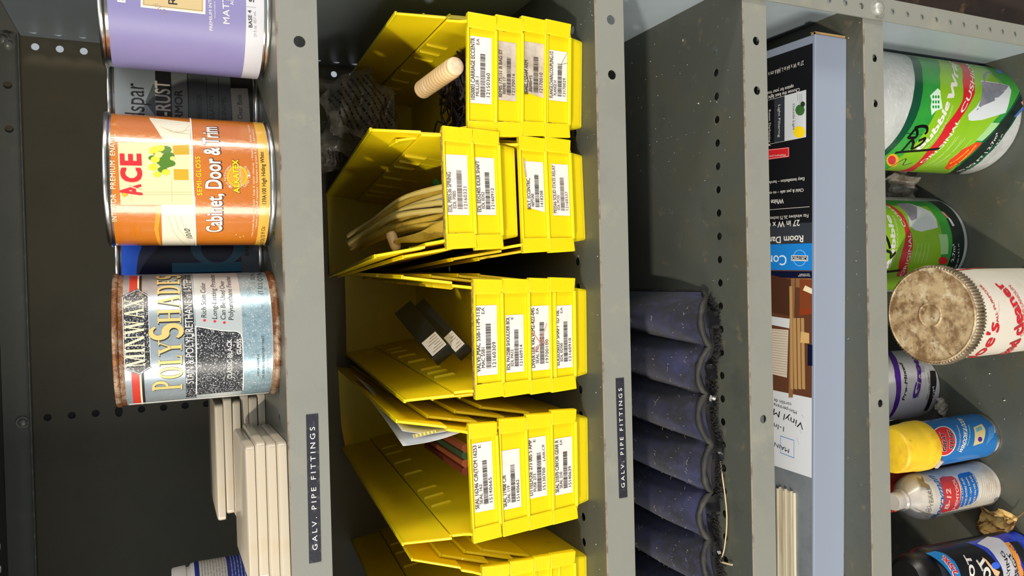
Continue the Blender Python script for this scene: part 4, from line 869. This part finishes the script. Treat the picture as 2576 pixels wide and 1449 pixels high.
D.poly([(1986, 370), (1931, 376), (1932, 402), (1986, 395)], RED, 3); D.line([(1984, 372), (1932, 378), (1933, 400), (1984, 393)], .5, LGREY, 3.4, closed=True); T_('Walmart.com', (1978, 387), (1936, 391), 6, WHITE, 3.6); D.poly([(1926, 356), (1940, 366), (1926, 368)], WHITE, 3)
T_('Easy installation \u2013 hardware included', (2024, 446), (1890, 461), 8, bold=.008); T_('Child & pet safe \u2013 no exposed cords', (2022, 474), (1893, 487), 8, bold=.008); T_('White', (1972, 500), (1940, 503), 12, bold=.02)
D.line([(2037, 520), (1932, 528)], .5, WHITE); T_('Fits windows 26.75 inches to 27 inches', (2034, 538), (1894, 549), 9); T_('27 in W x 64 in L', (2012, 553), (1897, 563), 15, bold=.015)
T_('Room Darkening', (2021, 592), (1887, 599), 17, bold=.02, layer=3); band(575, 612, SLATE, layer=1.2)
band(612, 680, BLUE, layer=1.6); T_('Cordless', (1979, 642), (1884, 644), 26, P('print_ice', '#cfe4f5'), bold=.01)
D.ell((2012, 649), 17, 21, P('print_ice2', '#7fb4e0'), 2, True, n=18); D.ell((2012, 649), 15, 19, BLUE, 2.3, True, n=18); D.poly([(1991, 642), (2033, 643), (2033, 657), (1991, 656)], WHITE, 2.6, True); D.poly([(1993, 644), (2031, 645), (2031, 655), (1993, 654)], NB, 2.8, True); T_('CERTIFIED', (2030, 646.5), (1994, 645.5), 8.5, WHITE, 3.2, bold=.02)
band(683, 700, NB, layer=1.2)
T_('Decorative items', (2038, 692), (2008, 693), 4); T_('not included', (2037, 688), (2012, 689), 4)
D.poly([(2002, 700), (2042, 700), (2042, 730), (2002, 722)], TAN2, 1.8); D.poly([(2012, 702), (2042, 704), (2042, 776), (2012, 778)], ORB, 2); D.poly([(2012, 778), (2042, 774), (2042, 790), (2010, 794)], P('carton_red_brown', '#8a3a1c', .35), 2.2); D.poly([(2026, 718), (2043, 726), (2043, 740), (2020, 730)], CREAM, 2.4)
D.poly([(1990, 700), (2000, 700), (1995, 1000), (1984, 1000)], TAN2, 1.9)
for k, (a, b) in enumerate(((1986, 1993), (1995, 2003), (2005, 2013), (2015, 2023))): D.poly([(a, 800 if k else 720), (b, 800 if k else 720), (b + 3, 980), (a + 3, 978)], TAN, 2.2 + .01 * k)
D.poly([(1936, 690), (1990, 705), (1988, 795), (1936, 785)], P('carton_umber', '#4a2c20', .35), 2); D.poly([(1936, 795), (1987, 802), (1986, 826), (1936, 816)], PW, 2.2)
D.poly([(1936, 826), (1984, 830), (1980, 950), (1938, 940)], P('carton_blind', '#cbbfae', .4), 2.2)
for k in range(18): D.line([(1937, 830 + 6.2 * k), (1982, 834 + 6.4 * k)], .35, TAN2, 2.5, let=False)
D.poly([(2015, 834), (2036, 838), (2036, 864), (2014, 862)], P('carton_lampshade', '#cda66c', .35), 2.6)
D.poly([(2032, 866), (2044, 868), (2044, 920), (2032, 920)], NB, 2.4)
T_('1-Inch', (1973, 1074), (1930, 1057), 13, INK, bold=-.01); T_('Vinyl Mini Blind', (2023, 1066), (1872, 990), 17, INK); T_('Mini-persiana de vinilo', (2005, 1034), (1909, 1000), 9, INK); T_('cord\u00f3n de 2.', (1991, 1014), (1938, 1000), 9, INK)
D.line([(1964, 1097), (1998, 1108), (1998, 1152), (1964, 1139)], .6, BLUE, 3, closed=True); T_('MAINSTAYS', (1986, 1130), (1907, 1092), 11, INK, bold=-.005)
for a, b in (((2006, 1100), (2010, 1118)), ((2014, 1082), (2016, 1090)), ((2018, 1044), (2022, 1050))): D.line([a, b], .5, GREY)
D.build(t, 'printed_panel')
# torn opening with pale slats
SLT = mat('pale_slats', '#c3b9a0', .6, 0, [('#a89c80', 60, .5, .7, (.2, 4, 4))])
c_ = S.uv(1990, 1236); vf = S.uv(2002, 1300).y
for k in range(9):
    mb = MB(); v_ = vf + k * 3.1; x0 = c_.x + 1.5 * math.sin(k * 2.1); h_ = BH + 3.4 + .7 * math.sin(k * 1.7)
    mb.hull8([(x0, v_, BH - 2), (x0, v_ + 2.7, BH - 2), (x0, v_ + 2.5, h_), (x0, v_ + .3, h_)], [(-BL + 12, v_ - 2, BH - 2), (-BL + 12, v_ + .7, BH - 2), (-BL + 12, v_ + .5, h_), (-BL + 12, v_ - 1.7, h_)], SLT); mb.build('slat', t, smooth=0)
# ---------------------------------------------------------------- bottom shelf
z5 = TOP[5]
FILM = mat('bubble_film', '#c9cccb', .25, 0, [('#b2b5b3', 30, .45, .7), ('#e6e8e8', 140, .6, .72)], bump=.8, bscale=160, trans=.2)
FILM2 = mat('bubble_film_end', '#a59c90', .5, 0, [('#8b8378', 60, .45, .65)], bump=.7, bscale=200)
DG = P('wrap_dark_green', '#0e4a33', .25, coat=.3); MG = P('wrap_mid_green', '#1f8a3c', .25, coat=.3, spots=[('#3fa233', 9, .4, .7)]); LG = P('wrap_lime', '#86b81f', .25, coat=.3, spots=[('#74aa26', 8, .45, .7)]); WR = P('wrap_red', '#c8202c', .25, coat=.3); WB = P('wrap_black', '#10211c', .25, coat=.3); MKR = P('marker_black', '#0c0c0e', .3); MUG = P('wrap_mug', '#8d8894', .3, spots=[('#6e7480', 20, .45, .65)]); MUGW = P('wrap_mug_wrap', '#cdd3d6', .3)
def roll(label, c, r, H=305):
    M = at(c[0], c[1], z5); t = thing('bubble_wrap_roll', label, 'bubble wrap', M, 'bubble wrap rolls'); mb = MB()
    pr = [(20, 2), (r * .6, 1), (r - 3, 0), (r - .8, 1.5), (r, 5), (r, H - 5), (r - 1, H - 1), (r - 4, H), (20, H - 1)]
    mb.lathe(pr, FILM, 96, caps=False); mb.lathe([(20, H - 1), (19, H - 2), (19, 3), (20, 2)], FILM2, 48, caps=False); mb.build('film', t, smooth=50); return t, Cyl(M, r + .1)
t, S = roll('large roll of bubble wrap with marker scribble on its green wrapper, beside the side panel', (219, 138), 80)
D = Decal(S, (2200, 90, 3.915), 2.15)
D.poly([(245, 60), (245, 120), (330, 200), (385, 330), (385, 560), (340, 750), (250, 950), (95, 1130), (60, 1160), (60, 1375), (300, 1370), (700, 1385), (760, 1385), (900, 1330), (1100, 1180), (1290, 960), (1430, 730), (1500, 560), (1500, 420), (1400, 150), (900, 100)], DG, 1)
D.poly([(370, 60), (370, 130), (440, 250), (470, 400), (465, 600), (400, 820), (270, 1020), (60, 1210), (60, 1375), (300, 1370), (700, 1385), (860, 1240), (1060, 1040), (1240, 840), (1380, 640), (1440, 520), (1370, 400), (1200, 300), (1000, 190), (900, 100)], MG, 1.6)
D.poly([(600, 60), (600, 140), (630, 260), (640, 400), (640, 560), (620, 700), (520, 900), (400, 1060), (240, 1200), (60, 1330), (60, 1375), (300, 1370), (690, 1375), (840, 1200), (1020, 1010), (1180, 830), (1300, 700), (1330, 560), (1180, 400), (1000, 250), (850, 90)], LG, 2.2)
D.poly([(745, 60), (755, 160), (840, 290), (865, 450), (865, 640), (700, 880), (520, 1130), (200, 1360), (330, 1345), (430, 1290), (600, 1130), (800, 870), (930, 680), (985, 570), (980, 450), (950, 330), (860, 170), (850, 60)], WR, 3)
D.text('ORIGINAL', (462, 1252), (838, 832), 58, WHITE, 4, bold=.015); D.text('CUSHION', (862, 768), (916, 280), 58, WHITE, 4, bold=.015)
D.text('Bubble', (432, 1132), (738, 668), 84, WHITE, 4, bold=.045, shear=.1); D.text('Wrap', (756, 652), (756, 258), 84, WHITE, 4, bold=.045, shear=.1); D.text('BRAND PACKAGING', (505, 1112), (775, 690), 26, P('wrap_pale', '#c9dfa8'), 4)
D.text('\u00ae', (690, 248), (690, 215), 34, WHITE, 4)
D.poly([(545, 590), (575, 560), (620, 518), (645, 540), (652, 620), (668, 715), (600, 740), (560, 785), (550, 700), (560, 640)], P('wrap_logo', '#cfe8d6'), 3.2)
for a in (576, 602, 628):
    for b in (602, 652, 700): D.ell((a, b), 10, 17, MG, 3.6, n=8)
D.poly([(1045, 440), (1062, 600), (1000, 700), (920, 775), (925, 830), (960, 838), (1060, 828), (1290, 758), (1330, 620), (1345, 540), (1320, 490), (1240, 470)], MUGW, 3); D.poly([(1052, 450), (1240, 475), (1322, 492), (1270, 560), (1180, 640), (1060, 690), (1000, 740), (1050, 610)], MUG, 3.4)
D.line([(1082, 450), (1078, 400), (1105, 360), (1150, 362), (1205, 410), (1238, 475)], 3.2, MUG, 3.6, let=False)
D.poly([(690, 1380), (800, 1300), (900, 1225), (1060, 1070), (1240, 860), (1380, 680), (1450, 560), (1500, 500), (1500, 600), (1380, 800), (1200, 1050), (1060, 1180), (900, 1310), (800, 1385)], WB, 3.2)
D.poly([(690, 1300), (740, 1220), (860, 1120), (1010, 1045), (1056, 1055), (960, 1150), (860, 1230), (720, 1320)], P('wrap_orange_red', '#d8401c'), 3.6); D.text('Protects', (752, 1258), (930, 1120), 32, YEL, 4.2, bold=.02); D.text('and cushions', (735, 1302), (1002, 1075), 32, YEL, 4.2, bold=.02)
D.text('90 SQ FT | 2.7m\u00b2', (830, 1335), (1222, 955), 46, WHITE, 4, bold=.015); D.text('12 in x 30 ft | 30 cm x 9.1 m', (860, 1340), (1262, 968), 30, LGREY, 4)
D.ell((1240, 305), 56, 70, P('wrap_blue', '#4f86c4'), 3.4); D.poly([(1268, 200), (1308, 212), (1408, 440), (1384, 458)], YEL, 3.6)
D.poly([(1370, 795), (1455, 700), (1470, 720), (1390, 800)], P('wrap_flag_blue', '#3c62a8'), 3.8); D.poly([(1440, 660), (1480, 600), (1500, 620), (1465, 690)], P('wrap_flag_pink', '#d08a86'), 3.8)
D.poly([(990, 1030), (1150, 855), (1230, 860), (1060, 1035)], P('wrap_pale_box', '#9cc98a'), 3.4)
for k in range(5): D.line([(470 + 34 * k, 1285), (830 + 30 * k - 60 * (k % 2), 985 + 10 * k)], .7, P('wrap_pale', '#c9dfa8'), 3.6)
D.ell((178, 1225), 62, 66, GOLD, 3.4, n=14); D.ell((170, 1222), 40, 44, WR, 3.8, n=12)
for st in ([(210, 1150), (300, 1140), (500, 1125), (630, 1110)], [(270, 1130), (340, 1050), (370, 1030), (380, 1060), (370, 1110), (440, 1075), (480, 1040), (490, 1010), (440, 1030)], [(330, 1000), (400, 920), (420, 960), (400, 1000), (340, 1005)], [(400, 905), (460, 890), (510, 900), (515, 940), (500, 960)]): D.scribble(st, 4.0, MKR, 5)
D.scribble([(150, 1290), (240, 1240), (310, 1210), (280, 1270), (370, 1250)], 1.2, MKR, 5)
D.build(t, 'printed_wrapper')
t, S = roll('second bubble wrap roll with green wrapper, standing behind the dirty tub', (36, 214), 74)
D = Decal(S, (2200, 480, 6.037), 2.0)
D.uvpoly([(-95, 18), (78, 18), (78, 262), (-95, 262)], MG, 1); D.uvpoly([(-95, 10), (80, 10), (80, 38), (-95, 38)], WB, 1.6); D.uvpoly([(-95, 60), (62, 60), (62, 210), (-95, 210)], LG, 2)
D.poly([(-20, 120), (180, 210), (300, 300), (400, 430), (450, 560), (470, 700), (420, 900), (370, 1080), (330, 1300), (480, 1300), (500, 1160), (545, 1000), (580, 850), (570, 700), (520, 560), (470, 430), (400, 330), (280, 240), (150, 180)], WR, 3)
D.text('ORIGINAL', (415, 1290), (540, 640), 80, WHITE, 4, bold=.01); D.text('CUSH', (480, 540), (230, 240), 80, WHITE, 4, bold=.01); D.text('Bubble', (210, 1180), (220, 380), 110, WHITE, 4, bold=.05); D.text('BRAND PACKAGING', (245, 1160), (290, 380), 45, P('wrap_pale', '#c9dfa8'), 4)
D.poly([(320, 200), (420, 280), (500, 380), (530, 540), (620, 600), (710, 622), (960, 560), (930, 430), (850, 320), (700, 250), (500, 190)], MUGW, 3); D.poly([(320, 200), (440, 300), (560, 460), (640, 420), (640, 250), (500, 190)], MUG, 3.4)
D.text('2.7m\u00b2', (1195, 1070), (1220, 800), 70, WHITE, 4, bold=.015); D.text('30 cm x 9.1 m', (1240, 1170), (1280, 800), 46, LGREY, 4)
D.poly([(965, 660), (1100, 660), (1110, 960), (1000, 965)], P('wrap_pale_box', '#9cc98a'), 3.4); D.poly([(1000, 315), (1040, 320), (1130, 410), (1100, 420)], P('wrap_flag_pink', '#d08a86'), 3.4); D.poly([(1110, 410), (1140, 415), (1215, 530), (1180, 540)], LGREY, 3.4); D.ell((1040, 1060), 70, 60, WR, 3.4)
for k in range(4): D.line([(590 + 60 * k, 1100), (620 + 60 * k, 980), (660 + 55 * k, 800)], .6, P('wrap_pale', '#c9dfa8'), 3.6)
D.scribble([(170, 700), (200, 760), (230, 860)], 5, MKR, 5); D.scribble([(180, 910), (240, 940), (245, 1010), (310, 940)], 4, MKR, 5); D.line([(170, 1230), (380, 1205)], 4, MKR, 5)
D.build(t, 'printed_wrapper')
# --- hand cleaner tub with ribbed lid
WTUB = mat('grubby_white_plastic', '#d6cfc2', .4, 0, [('#b9a88c', 12, .5, .75), ('#8f7350', 60, .68, .8)]); LIDM = mat('dirty_lid', '#b9a07a', .6, 0, [('#7c6040', 45, .42, .6), ('#cdbd9c', 60, .52, .66), ('#5f4830', 130, .58, .7), ('#e6ddc8', 90, .68, .74)], bump=.3); KNURL = mat('grimy_ribs', '#a3947c', .3, .5, [('#5e4c36', 40, .45, .65)])
M = at(-64.2, 60.3, z5); t = thing('hand_cleaner_tub', 'white hand cleaner tub with red lettering and a dirty brown ribbed lid', 'tub', M)
mb = MB(); mb.lathe([(56, 0), (58, 1.5), (58.5, 4), (60.5, 178), (60.5, 186), (58, 188)], WTUB, 96); mb.build('tub_body', t)
mb = MB(); seg = 92; rows = []
for z_, a, b in ((183.5, 63, 61.8), (186, 66, 63.6), (196, 66, 63.6), (199.5, 65, 63.2), (201, 63, 62.4)):
    rows.append([(((a + b) / 2 + (a - b) / 2 * math.cos(PI * j / 3)) * math.cos(PI * j / 3 / seg), ((a + b) / 2 + (a - b) / 2 * math.cos(PI * j / 3)) * math.sin(PI * j / 3 / seg), z_) for j in range(6 * seg + 1)])
mb.grid(rows, KNURL)
mb.lathe([(62.4, 201), (60.5, 202.4), (59.6, 201.2), (20, 200.8), (16.6, 200.8), (16, 202), (14.8, 202.2), (14, 201), (0, 201)], LIDM, 96, caps=False); mb.build('lid', t, smooth=50)
S = Cyl(M, 60.6); D = Decal(S, (2096, 480, 3.019), 2.3); JR = P('tub_red', '#c4262e', .35)
D.text("Joe's", (1046, 1310), (1262, 985), 150, JR, 3, bold=.02, shear=.35); D.text('ALL PURPOSE', (1256, 998), (1118, 712), 32, JR, 3, bold=.01); D.text('hand cleaner', (1300, 1330), (1250, 688), 118, JR, 3, bold=.03); D.text('CONTAINS LANOLIN', (1440, 1100), (1345, 715), 42, JR, 3)
D.line([(1250, 970), (1255, 840)], .3, GREY); D.line([(950, 604), (1180, 578), (1449, 565)], 3, JR); D.build(t, 'printed_label')
# --- premixed grout tub
M = at(*(onZ(2364, 955, z5).xy + (onZ(2364, 955, z5).xy - Vector((0, -600))).normalized() * 55), z5); t = thing('grout_tub', 'white tub of pre-mixed grout with purple and black print', 'tub', M)
mb = MB(); mb.lathe([(51, 0), (54, 1), (55, 3), (56.5, 128), (58, 129), (58.5, 140), (57, 142), (0, 142)], mat('white_tub', '#cfcdd2', .35), 96); mb.build('tub_body', t)
S = Cyl(M, 56.2); D = Decal(S, (2220, 860, 4.528), 1.9); PUR = P('tub_purple', '#4a1f8a', .35)
D.poly([(60, 60), (130, 150), (190, 300), (210, 450), (205, 600), (150, 780), (80, 870), (60, 860), (130, 700), (155, 560), (140, 400), (90, 200), (60, 140)], PUR, 2)
D.text('Pre-Mixed', (246, 665), (222, 245), 50, INK, 3, bold=.02); D.text('Grout', (378, 645), (340, 130), 92, PUR, 3, bold=.05); D.text('BOQUILLA PREMEZCLADA', (402, 632), (372, 200), 22, INK, 3, bold=.02); D.poly([(540, 330), (600, 330), (615, 430), (600, 560), (550, 700), (500, 790), (470, 780), (520, 660), (545, 520), (545, 420)], INK, 2); D.text('CUSTOM', (540, 775), (588, 505), 42, LGREY, 3, bold=.01); D.text('NET 1 GAL (3.78 L)', (505, 660), (520, 360), 20, INK, 3, bold=.01); D.poly([(425, 290), (475, 285), (480, 335), (430, 340)], GREY, 2); D.line([(480, 560), (478, 350)], .3, GREY)
D.build(t, 'printed_label')
# --- foam sealant can with yellow cap
c = onZ(2514, 1085, z5); d_ = (c.xy - Vector((0, -600))).normalized(); c = c.xy + d_ * 33.5; M = at(c.x, c.y, z5)
t = thing('aerosol_can', 'blue foam sealant can with a big yellow cap and red oval logo', 'spray can', M, 'spray cans on the bottom shelf')
YCAP = mat('yellow_cap', '#e0bb2a', .45, 0, [('#c79c22', 25, .5, .7), ('#7a6428', 90, .68, .8)]); BCAN = mat('blue_can', '#1a6fb8', .28, .1, [('#155a9c', 20, .5, .7)], coat=.4)
mb = MB(); mb.lathe([(29, 2), (31, 0), (33.5, .6), (34, 2.5), (33.2, 4.5), (32.6, 6), (32.6, 140), (31, 144), (25, 150), (0, 152)], TIN, 72); mb.build('body', t)
mb = MB(); mb.lathe([(34.5, 132), (35.4, 133), (35.4, 150), (34.6, 152), (34.0, 160), (32.4, 190), (31.4, 194), (29.5, 195.5), (0, 195.5)], YCAP, 72); mb.build('cap', t)
S = Cyl(M, 32.7); D = Decal(S, (2220, 860, 4.528), 1.75)
D.uvpoly([(-100, 6.5), (100, 6.5), (100, 139), (-100, 139)], BCAN, 1)
D.ell((690, 1130), 150, 170, WHITE, 2, n=30); D.ell((690, 1130), 140, 160, WR, 2.4, n=30)
for a, b, w_, s_ in (((680, 1250), (650, 1140), 60, 'GREAT'),): pass
D.text('GREAT', (722, 1252), (700, 1040), 66, WHITE, 3, bold=.06); D.text('GREAT', (722, 1250), (700, 1042), 62, INK, 3.4, bold=.035); D.text('STUFF', (800, 1225), (790, 1020), 66, WHITE, 3, bold=.06); D.text('STUFF', (800, 1223), (790, 1022), 62, INK, 3.4, bold=.035)
D.text('WINDOW & DOOR', (890, 1268), (905, 880), 56, WHITE, 3, bold=.03); D.text('INSULATING FOAM SEALANT', (860, 1240), (850, 950), 20, CREAM, 3); D.text('Low Pressure', (935, 1200), (950, 960), 20, P('print_mint', '#b8e0c0'), 3); D.text('Won\u2019t bow windows', (965, 1190), (985, 950), 20, P('print_mint', '#b8e0c0'), 3)
D.poly([(1035, 975), (1130, 935), (1170, 1000), (1140, 1150), (1030, 1185), (1050, 1080)], P('print_house', '#cdbb84'), 2.4); D.poly([(1060, 985), (1125, 960), (1135, 1000), (1070, 1030)], P('print_pane', '#6aa0a8'), 2.8); D.ell((1110, 1110), 26, 30, PUR, 2.8, n=8)
for k in range(5): D.line([(1180 + 18 * k, 1170 - 20 * k), (1205 + 16 * k, 980 - 10 * k)], .5, P('print_sky', '#8cc4ea'), 3)
D.text('NET WT 16 OZ', (1285, 1040), (1240, 870), 18, WHITE, 3)
D.build(t, 'printed_label')
mb = MB(); p = onY(2370, 1166, 95); mb.box((-7, -4, -3.5), (7, 4, 3.5), mat('torn_tab', '#b7a89e', .7)); o = mb.build('torn_flap', t, bevel=.6); mw = M.inverted() @ Matrix.Translation(Vector((c.x - 20, c.y - 27.5, p.z))); o.location = mw.translation * .001; o.rotation_euler = (0, .2, -.6)
# --- injector cleaner can
c = onZ(2513, 1205, z5); d_ = (c.xy - Vector((0, -600))).normalized(); c = c.xy + d_ * 33.5; M = at(c.x, c.y, z5)
t = thing('aerosol_can', 'grubby white cleaner can with narrow neck, red and blue print', 'spray can', M, 'spray cans on the bottom shelf')
WCAN = mat('grubby_white_can', '#cdc7bb', .3, .05, [('#a8917a', 14, .52, .74), ('#b5b3b4', 20, .5, .7)], coat=.3)
mb = MB(); mb.lathe([(30, 2), (31, 0), (33.4, .4), (33.8, 2.2), (33, 4.5), (32.6, 6), (32.6, 138), (31.5, 144), (28, 153), (22, 162), (15, 168.5), (13.5, 171)], WCAN, 72); mb.build('body', t)
mb = MB(); mb.lathe([(13, 170.5), (15, 171), (15.2, 174), (12.8, 176), (12.4, 188), (11.6, 190), (0, 190)], WCAN, 48); mb.build('cap', t)
S = Cyl(M, 32.7); D = Decal(S, (2220, 1130, 4.542), 1.75); BBL = P('can_blue', '#1a64b0', .3); BRD = P('can_red', '#c23a3a', .3)
D.poly([(650, 340), (680, 315), (790, 308), (830, 330), (870, 400), (890, 500), (880, 600), (860, 680), (690, 725), (640, 720), (690, 620), (690, 500), (660, 400)], BRD, 2); D.poly([(855, 300), (880, 280), (990, 258), (1040, 290), (1090, 390), (1095, 500), (1060, 590), (1010, 625), (860, 670), (885, 600), (900, 480), (880, 370)], BBL, 2)
D.text('Berryman', (570, 790), (575, 300), 100, BBL, 3, bold=.008, shear=.5); D.text('B-12', (745, 680), (772, 455), 70, P('can_pink', '#e6b8b0'), 3, bold=.03); D.text('CHEMTOOL', (790, 715), (815, 340), 44, P('can_pink', '#e6b8b0'), 3, bold=.03); D.text('INJECTOR CLEANER', (850, 700), (860, 335), 24, P('can_pink', '#e6b8b0'), 3, bold=.02)
for s_, a, b in (('CLEANS ENTIRE FUEL', (905, 680), (905, 325)), ('SYSTEM \u2013 GAS TANK,', (962, 660), (955, 315)), ('INTAKE VALVES, FUEL', (1010, 650), (1000, 300)), ('INJECTORS & CARBURETOR', (1055, 640), (1040, 290))): D.text(s_, a, b, 30, WHITE, 3, bold=.015)
for k in range(7): D.line([(1110 + 28 * k, 590 - 10 * k), (1120 + 26 * k, 330)], .35, P('can_tan_text', '#a5876c', .4), 3)
D.text('100 YEARS', (520, 765), (545, 440), 64, P('can_olive', '#6e6350', .4), 3, bold=-.005); D.poly([(385, 318), (440, 345), (450, 305), (480, 380), (530, 410), (545, 440), (500, 440), (440, 425)], P('can_ribbon', '#8a7650', .4), 2)
D.build(t, 'printed_label')
# --- red can behind it
M = at(-352, 220, z5); t = thing('red_can', 'red can with orange print standing behind the grubby white can', 'can', M)
mb = MB(); mb.lathe([(30, 0), (33, 1), (33, 165), (30, 172), (20, 176), (0, 176)], mat('red_can_paint', '#a8281a', .35, coat=.3), 48); mb.build('body', t)
D = Decal(Cyl(M, 33.1), (0, 0, 1), 1.7); D.text('FREE', (2262, 1300), (2254, 1270), 9, P('print_orange', '#e8742a'), 2, bold=.02); D.build(t, 'printed_label')
# --- flying insect killer can
M = at(-421, 78, z5) @ Matrix.Rotation(math.radians(2), 4, 'X') @ Matrix.Rotation(math.radians(3.5), 4, 'Y'); t = thing('aerosol_can', 'black and blue insect spray can with a red 25% mark', 'spray can', M, 'spray cans on the bottom shelf')
KBL = P('spray_black', '#16181d', .3); SBL = P('spray_blue', '#1c2f9c', .3, spots=[('#3a5ad0', 30, .5, .7)]); CYB = P('spray_cyan', '#1f78b8', .3)
mb = MB(); mb.lathe([(30, 2), (31, 0), (33.4, .5), (33.8, 2.4), (33, 5), (32.6, 7), (32.6, 200), (31, 206), (26, 212), (0, 214)], KBL, 72); mb.build('body', t)
mb = MB(); mb.lathe([(27, 208), (28, 210), (28, 230), (26, 238), (20, 244), (0, 245)], mat('black_nozzle', '#141414', .4), 48); mb.box((-7, -34, 226), (7, 0, 240), MATS['black_nozzle']); mb.build('nozzle', t)
S = Cyl(M, 32.7); D = Decal(S, (2220, 1130, 4.542), 1.9)
D.poly([(490, 1190), (600, 1165), (700, 1190), (820, 1280), (880, 1400), (900, 1500), (880, 1600), (820, 1600), (800, 1480), (720, 1360), (600, 1250)], CYB, 2); D.poly([(960, 1070), (1300, 990), (1500, 930), (1617, 960), (1700, 1100), (1617, 1600), (1400, 1500), (1300, 1300), (1150, 1150)], SBL, 2)
D.poly([(1080, 1080), (1200, 1000), (1330, 1020), (1440, 1120), (1520, 1300), (1560, 1600), (1350, 1600), (1380, 1450), (1300, 1250), (1200, 1130)], P('spray_pale', '#b9b9c0', .35), 2.4)
D.text('25%', (860, 1415), (700, 1215), 90, WHITE, 3, bold=.06); D.text('25%', (862, 1413), (702, 1217), 84, RED, 3.4, bold=.03); D.text('HOT', (1010, 1560), (985, 1215), 90, WHITE, 3, bold=.05); D.text('HOT', (1004, 1556), (980, 1219), 76, INK, 3.4, bold=.0); D.text('SHOT', (1195, 1620), (1110, 1215), 120, WHITE, 3, bold=.05); D.text('SHOT', (1186, 1614), (1102, 1221), 100, INK, 3.4, bold=.0)
D.text('FLYING', (1425, 1480), (1365, 1160), 62, INK, 4, bold=.02); D.text('INSECT', (1490, 1500), (1425, 1165), 58, INK, 4, bold=.02); D.text('KILLER', (1530, 1440), (1475, 1195), 46, INK, 4, bold=-.01)
D.poly([(1390, 1070), (1440, 1062), (1530, 1180), (1580, 1330), (1600, 1500), (1550, 1500), (1520, 1340), (1460, 1180)], P('spray_orange', '#d88a3c', .35), 3.4); D.text('KILLS BY CONTACT', (1600, 1520), (1440, 1085), 34, INK, 4, bold=.02); D.poly([(1450, 1060), (1540, 1055), (1620, 1160), (1680, 1300), (1617, 1330), (1550, 1200)], KBL, 3.2)
D.poly([(1130, 1230), (1180, 1260), (1260, 1360), (1340, 1400), (1320, 1450), (1280, 1440), (1200, 1320)], P('spray_flame', '#e0b48a', .35), 3.6); D.ell((1290, 1330), 50, 40, P('spray_swirl', '#3a66d6', .35), 3)
D.build(t, 'printed_label')
# --- dried leaf
LEAF = mat('dry_leaf', '#c9a560', .8, 0, [('#86623a', 40, .45, .62), ('#e0c98a', 30, .58, .75)], bump=.6, bscale=150); mb = MB(); c = onZ(2515, 1312, z5); rows = []
for i in range(15):
    u_ = i / 14; w_ = 22 * math.sin(PI * min(1, u_ * .98 + .02)) ** .8; row = []
    for j in range(9):
        v = j / 4 - 1; row.append((-34 + 68 * u_ + 4 * math.sin(7 * v), w_ * v * (1 + .3 * math.sin(13 * u_ + 3 * v)), 4 + 13 * v * v * math.sin(PI * u_) + 9 * u_ * u_ + 3.2 * math.sin(17 * u_ + 6 * v) + 2 * math.sin(29 * u_ - 9 * v)))
    rows.append(row)
mb.grid(rows, LEAF); o = mb.build('leaf_blade'); sm = o.modifiers.new('thick', 'SOLIDIFY'); sm.thickness = .0006
lf = thing('dry_leaf', 'curled dry brown leaf lying on the bottom shelf', 'leaf', at(c.x, c.y, z5) @ Matrix.Rotation(math.radians(-62), 4, 'Z')); o.parent = lf
mb = MB(); mb.tube([(34, 0, 10), (44, 2, 12), (54, 6, 14)], [.9, .7, .5], LEAF, 5); mb.tube([(-32, 0, 3.4), (0, 0, 5), (34, 0, 10)], .6, LEAF, 5); mb.build('stem', lf)
wad('plastic_bag', 'crumpled clear plastic bag lying beside the large bubble wrap roll', onZ(2258, 468, z5 + 30), (26, 34, 28), 31, prnt=False)
wad('plastic_scrap', 'scrap of clear plastic film between grout tub and blue can', onZ(2372, 1022, z5 + 13), (14, 10, 12), 12, 2, False)
# crumbs of grit on the shelves
CR = mat('white_crumb', '#d9d4cb', .8); rg = random.Random(41); mb = MB()
def crumb(p, s_): 
    vs_ = [p + Vector((rg.uniform(-1, 1), rg.uniform(-1, 1), 0)) * s_ for _ in range(3)]; top = p + Vector((0, 0, s_ * .9)); mb.add(vs_ + [top], [(0, 1, 2), (0, 1, 3), (1, 2, 3), (2, 0, 3)], CR)
for px, py, z_, s_ in ((2528, 1006, z5, 3), (2490, 970, z5, 1.8), (2489, 940, z5, 1.6), (2430, 950, z5, 1.6), (2527, 1054, z5, 1.2), (2155, 655, z4, 1.2), (2135, 852, z4, 1.6), (2156, 689, z4, 1.2), (1795, 705, z3, 1.6), (1757, 260, z3, 2), (1720, 100, z3, 2)): crumb(onZ(px, py, z_) + Vector((0, 0, .1)), s_)
for i in range(260):
    k = rg.choice((2, 2, 3, 3, 3, 3, 4, 5, 5)); x = rg.uniform(-300, 290); y = rg.uniform(3, 40) if k in (2, 4) else rg.uniform(4, 200)
    if k == 3 and rg.random() < .8: x = rg.uniform(120, 292); y = rg.uniform(20, 220)
    if k == 2 and rg.random() < .5: x = rg.uniform(220, 290)
    crumb(Vector((x, y, TOP[k] + .1)), rg.choice((.3, .4, .6, .9)))
up(mb); o = mb.build('grit', unit, smooth=0); o['kind'] = 'stuff'
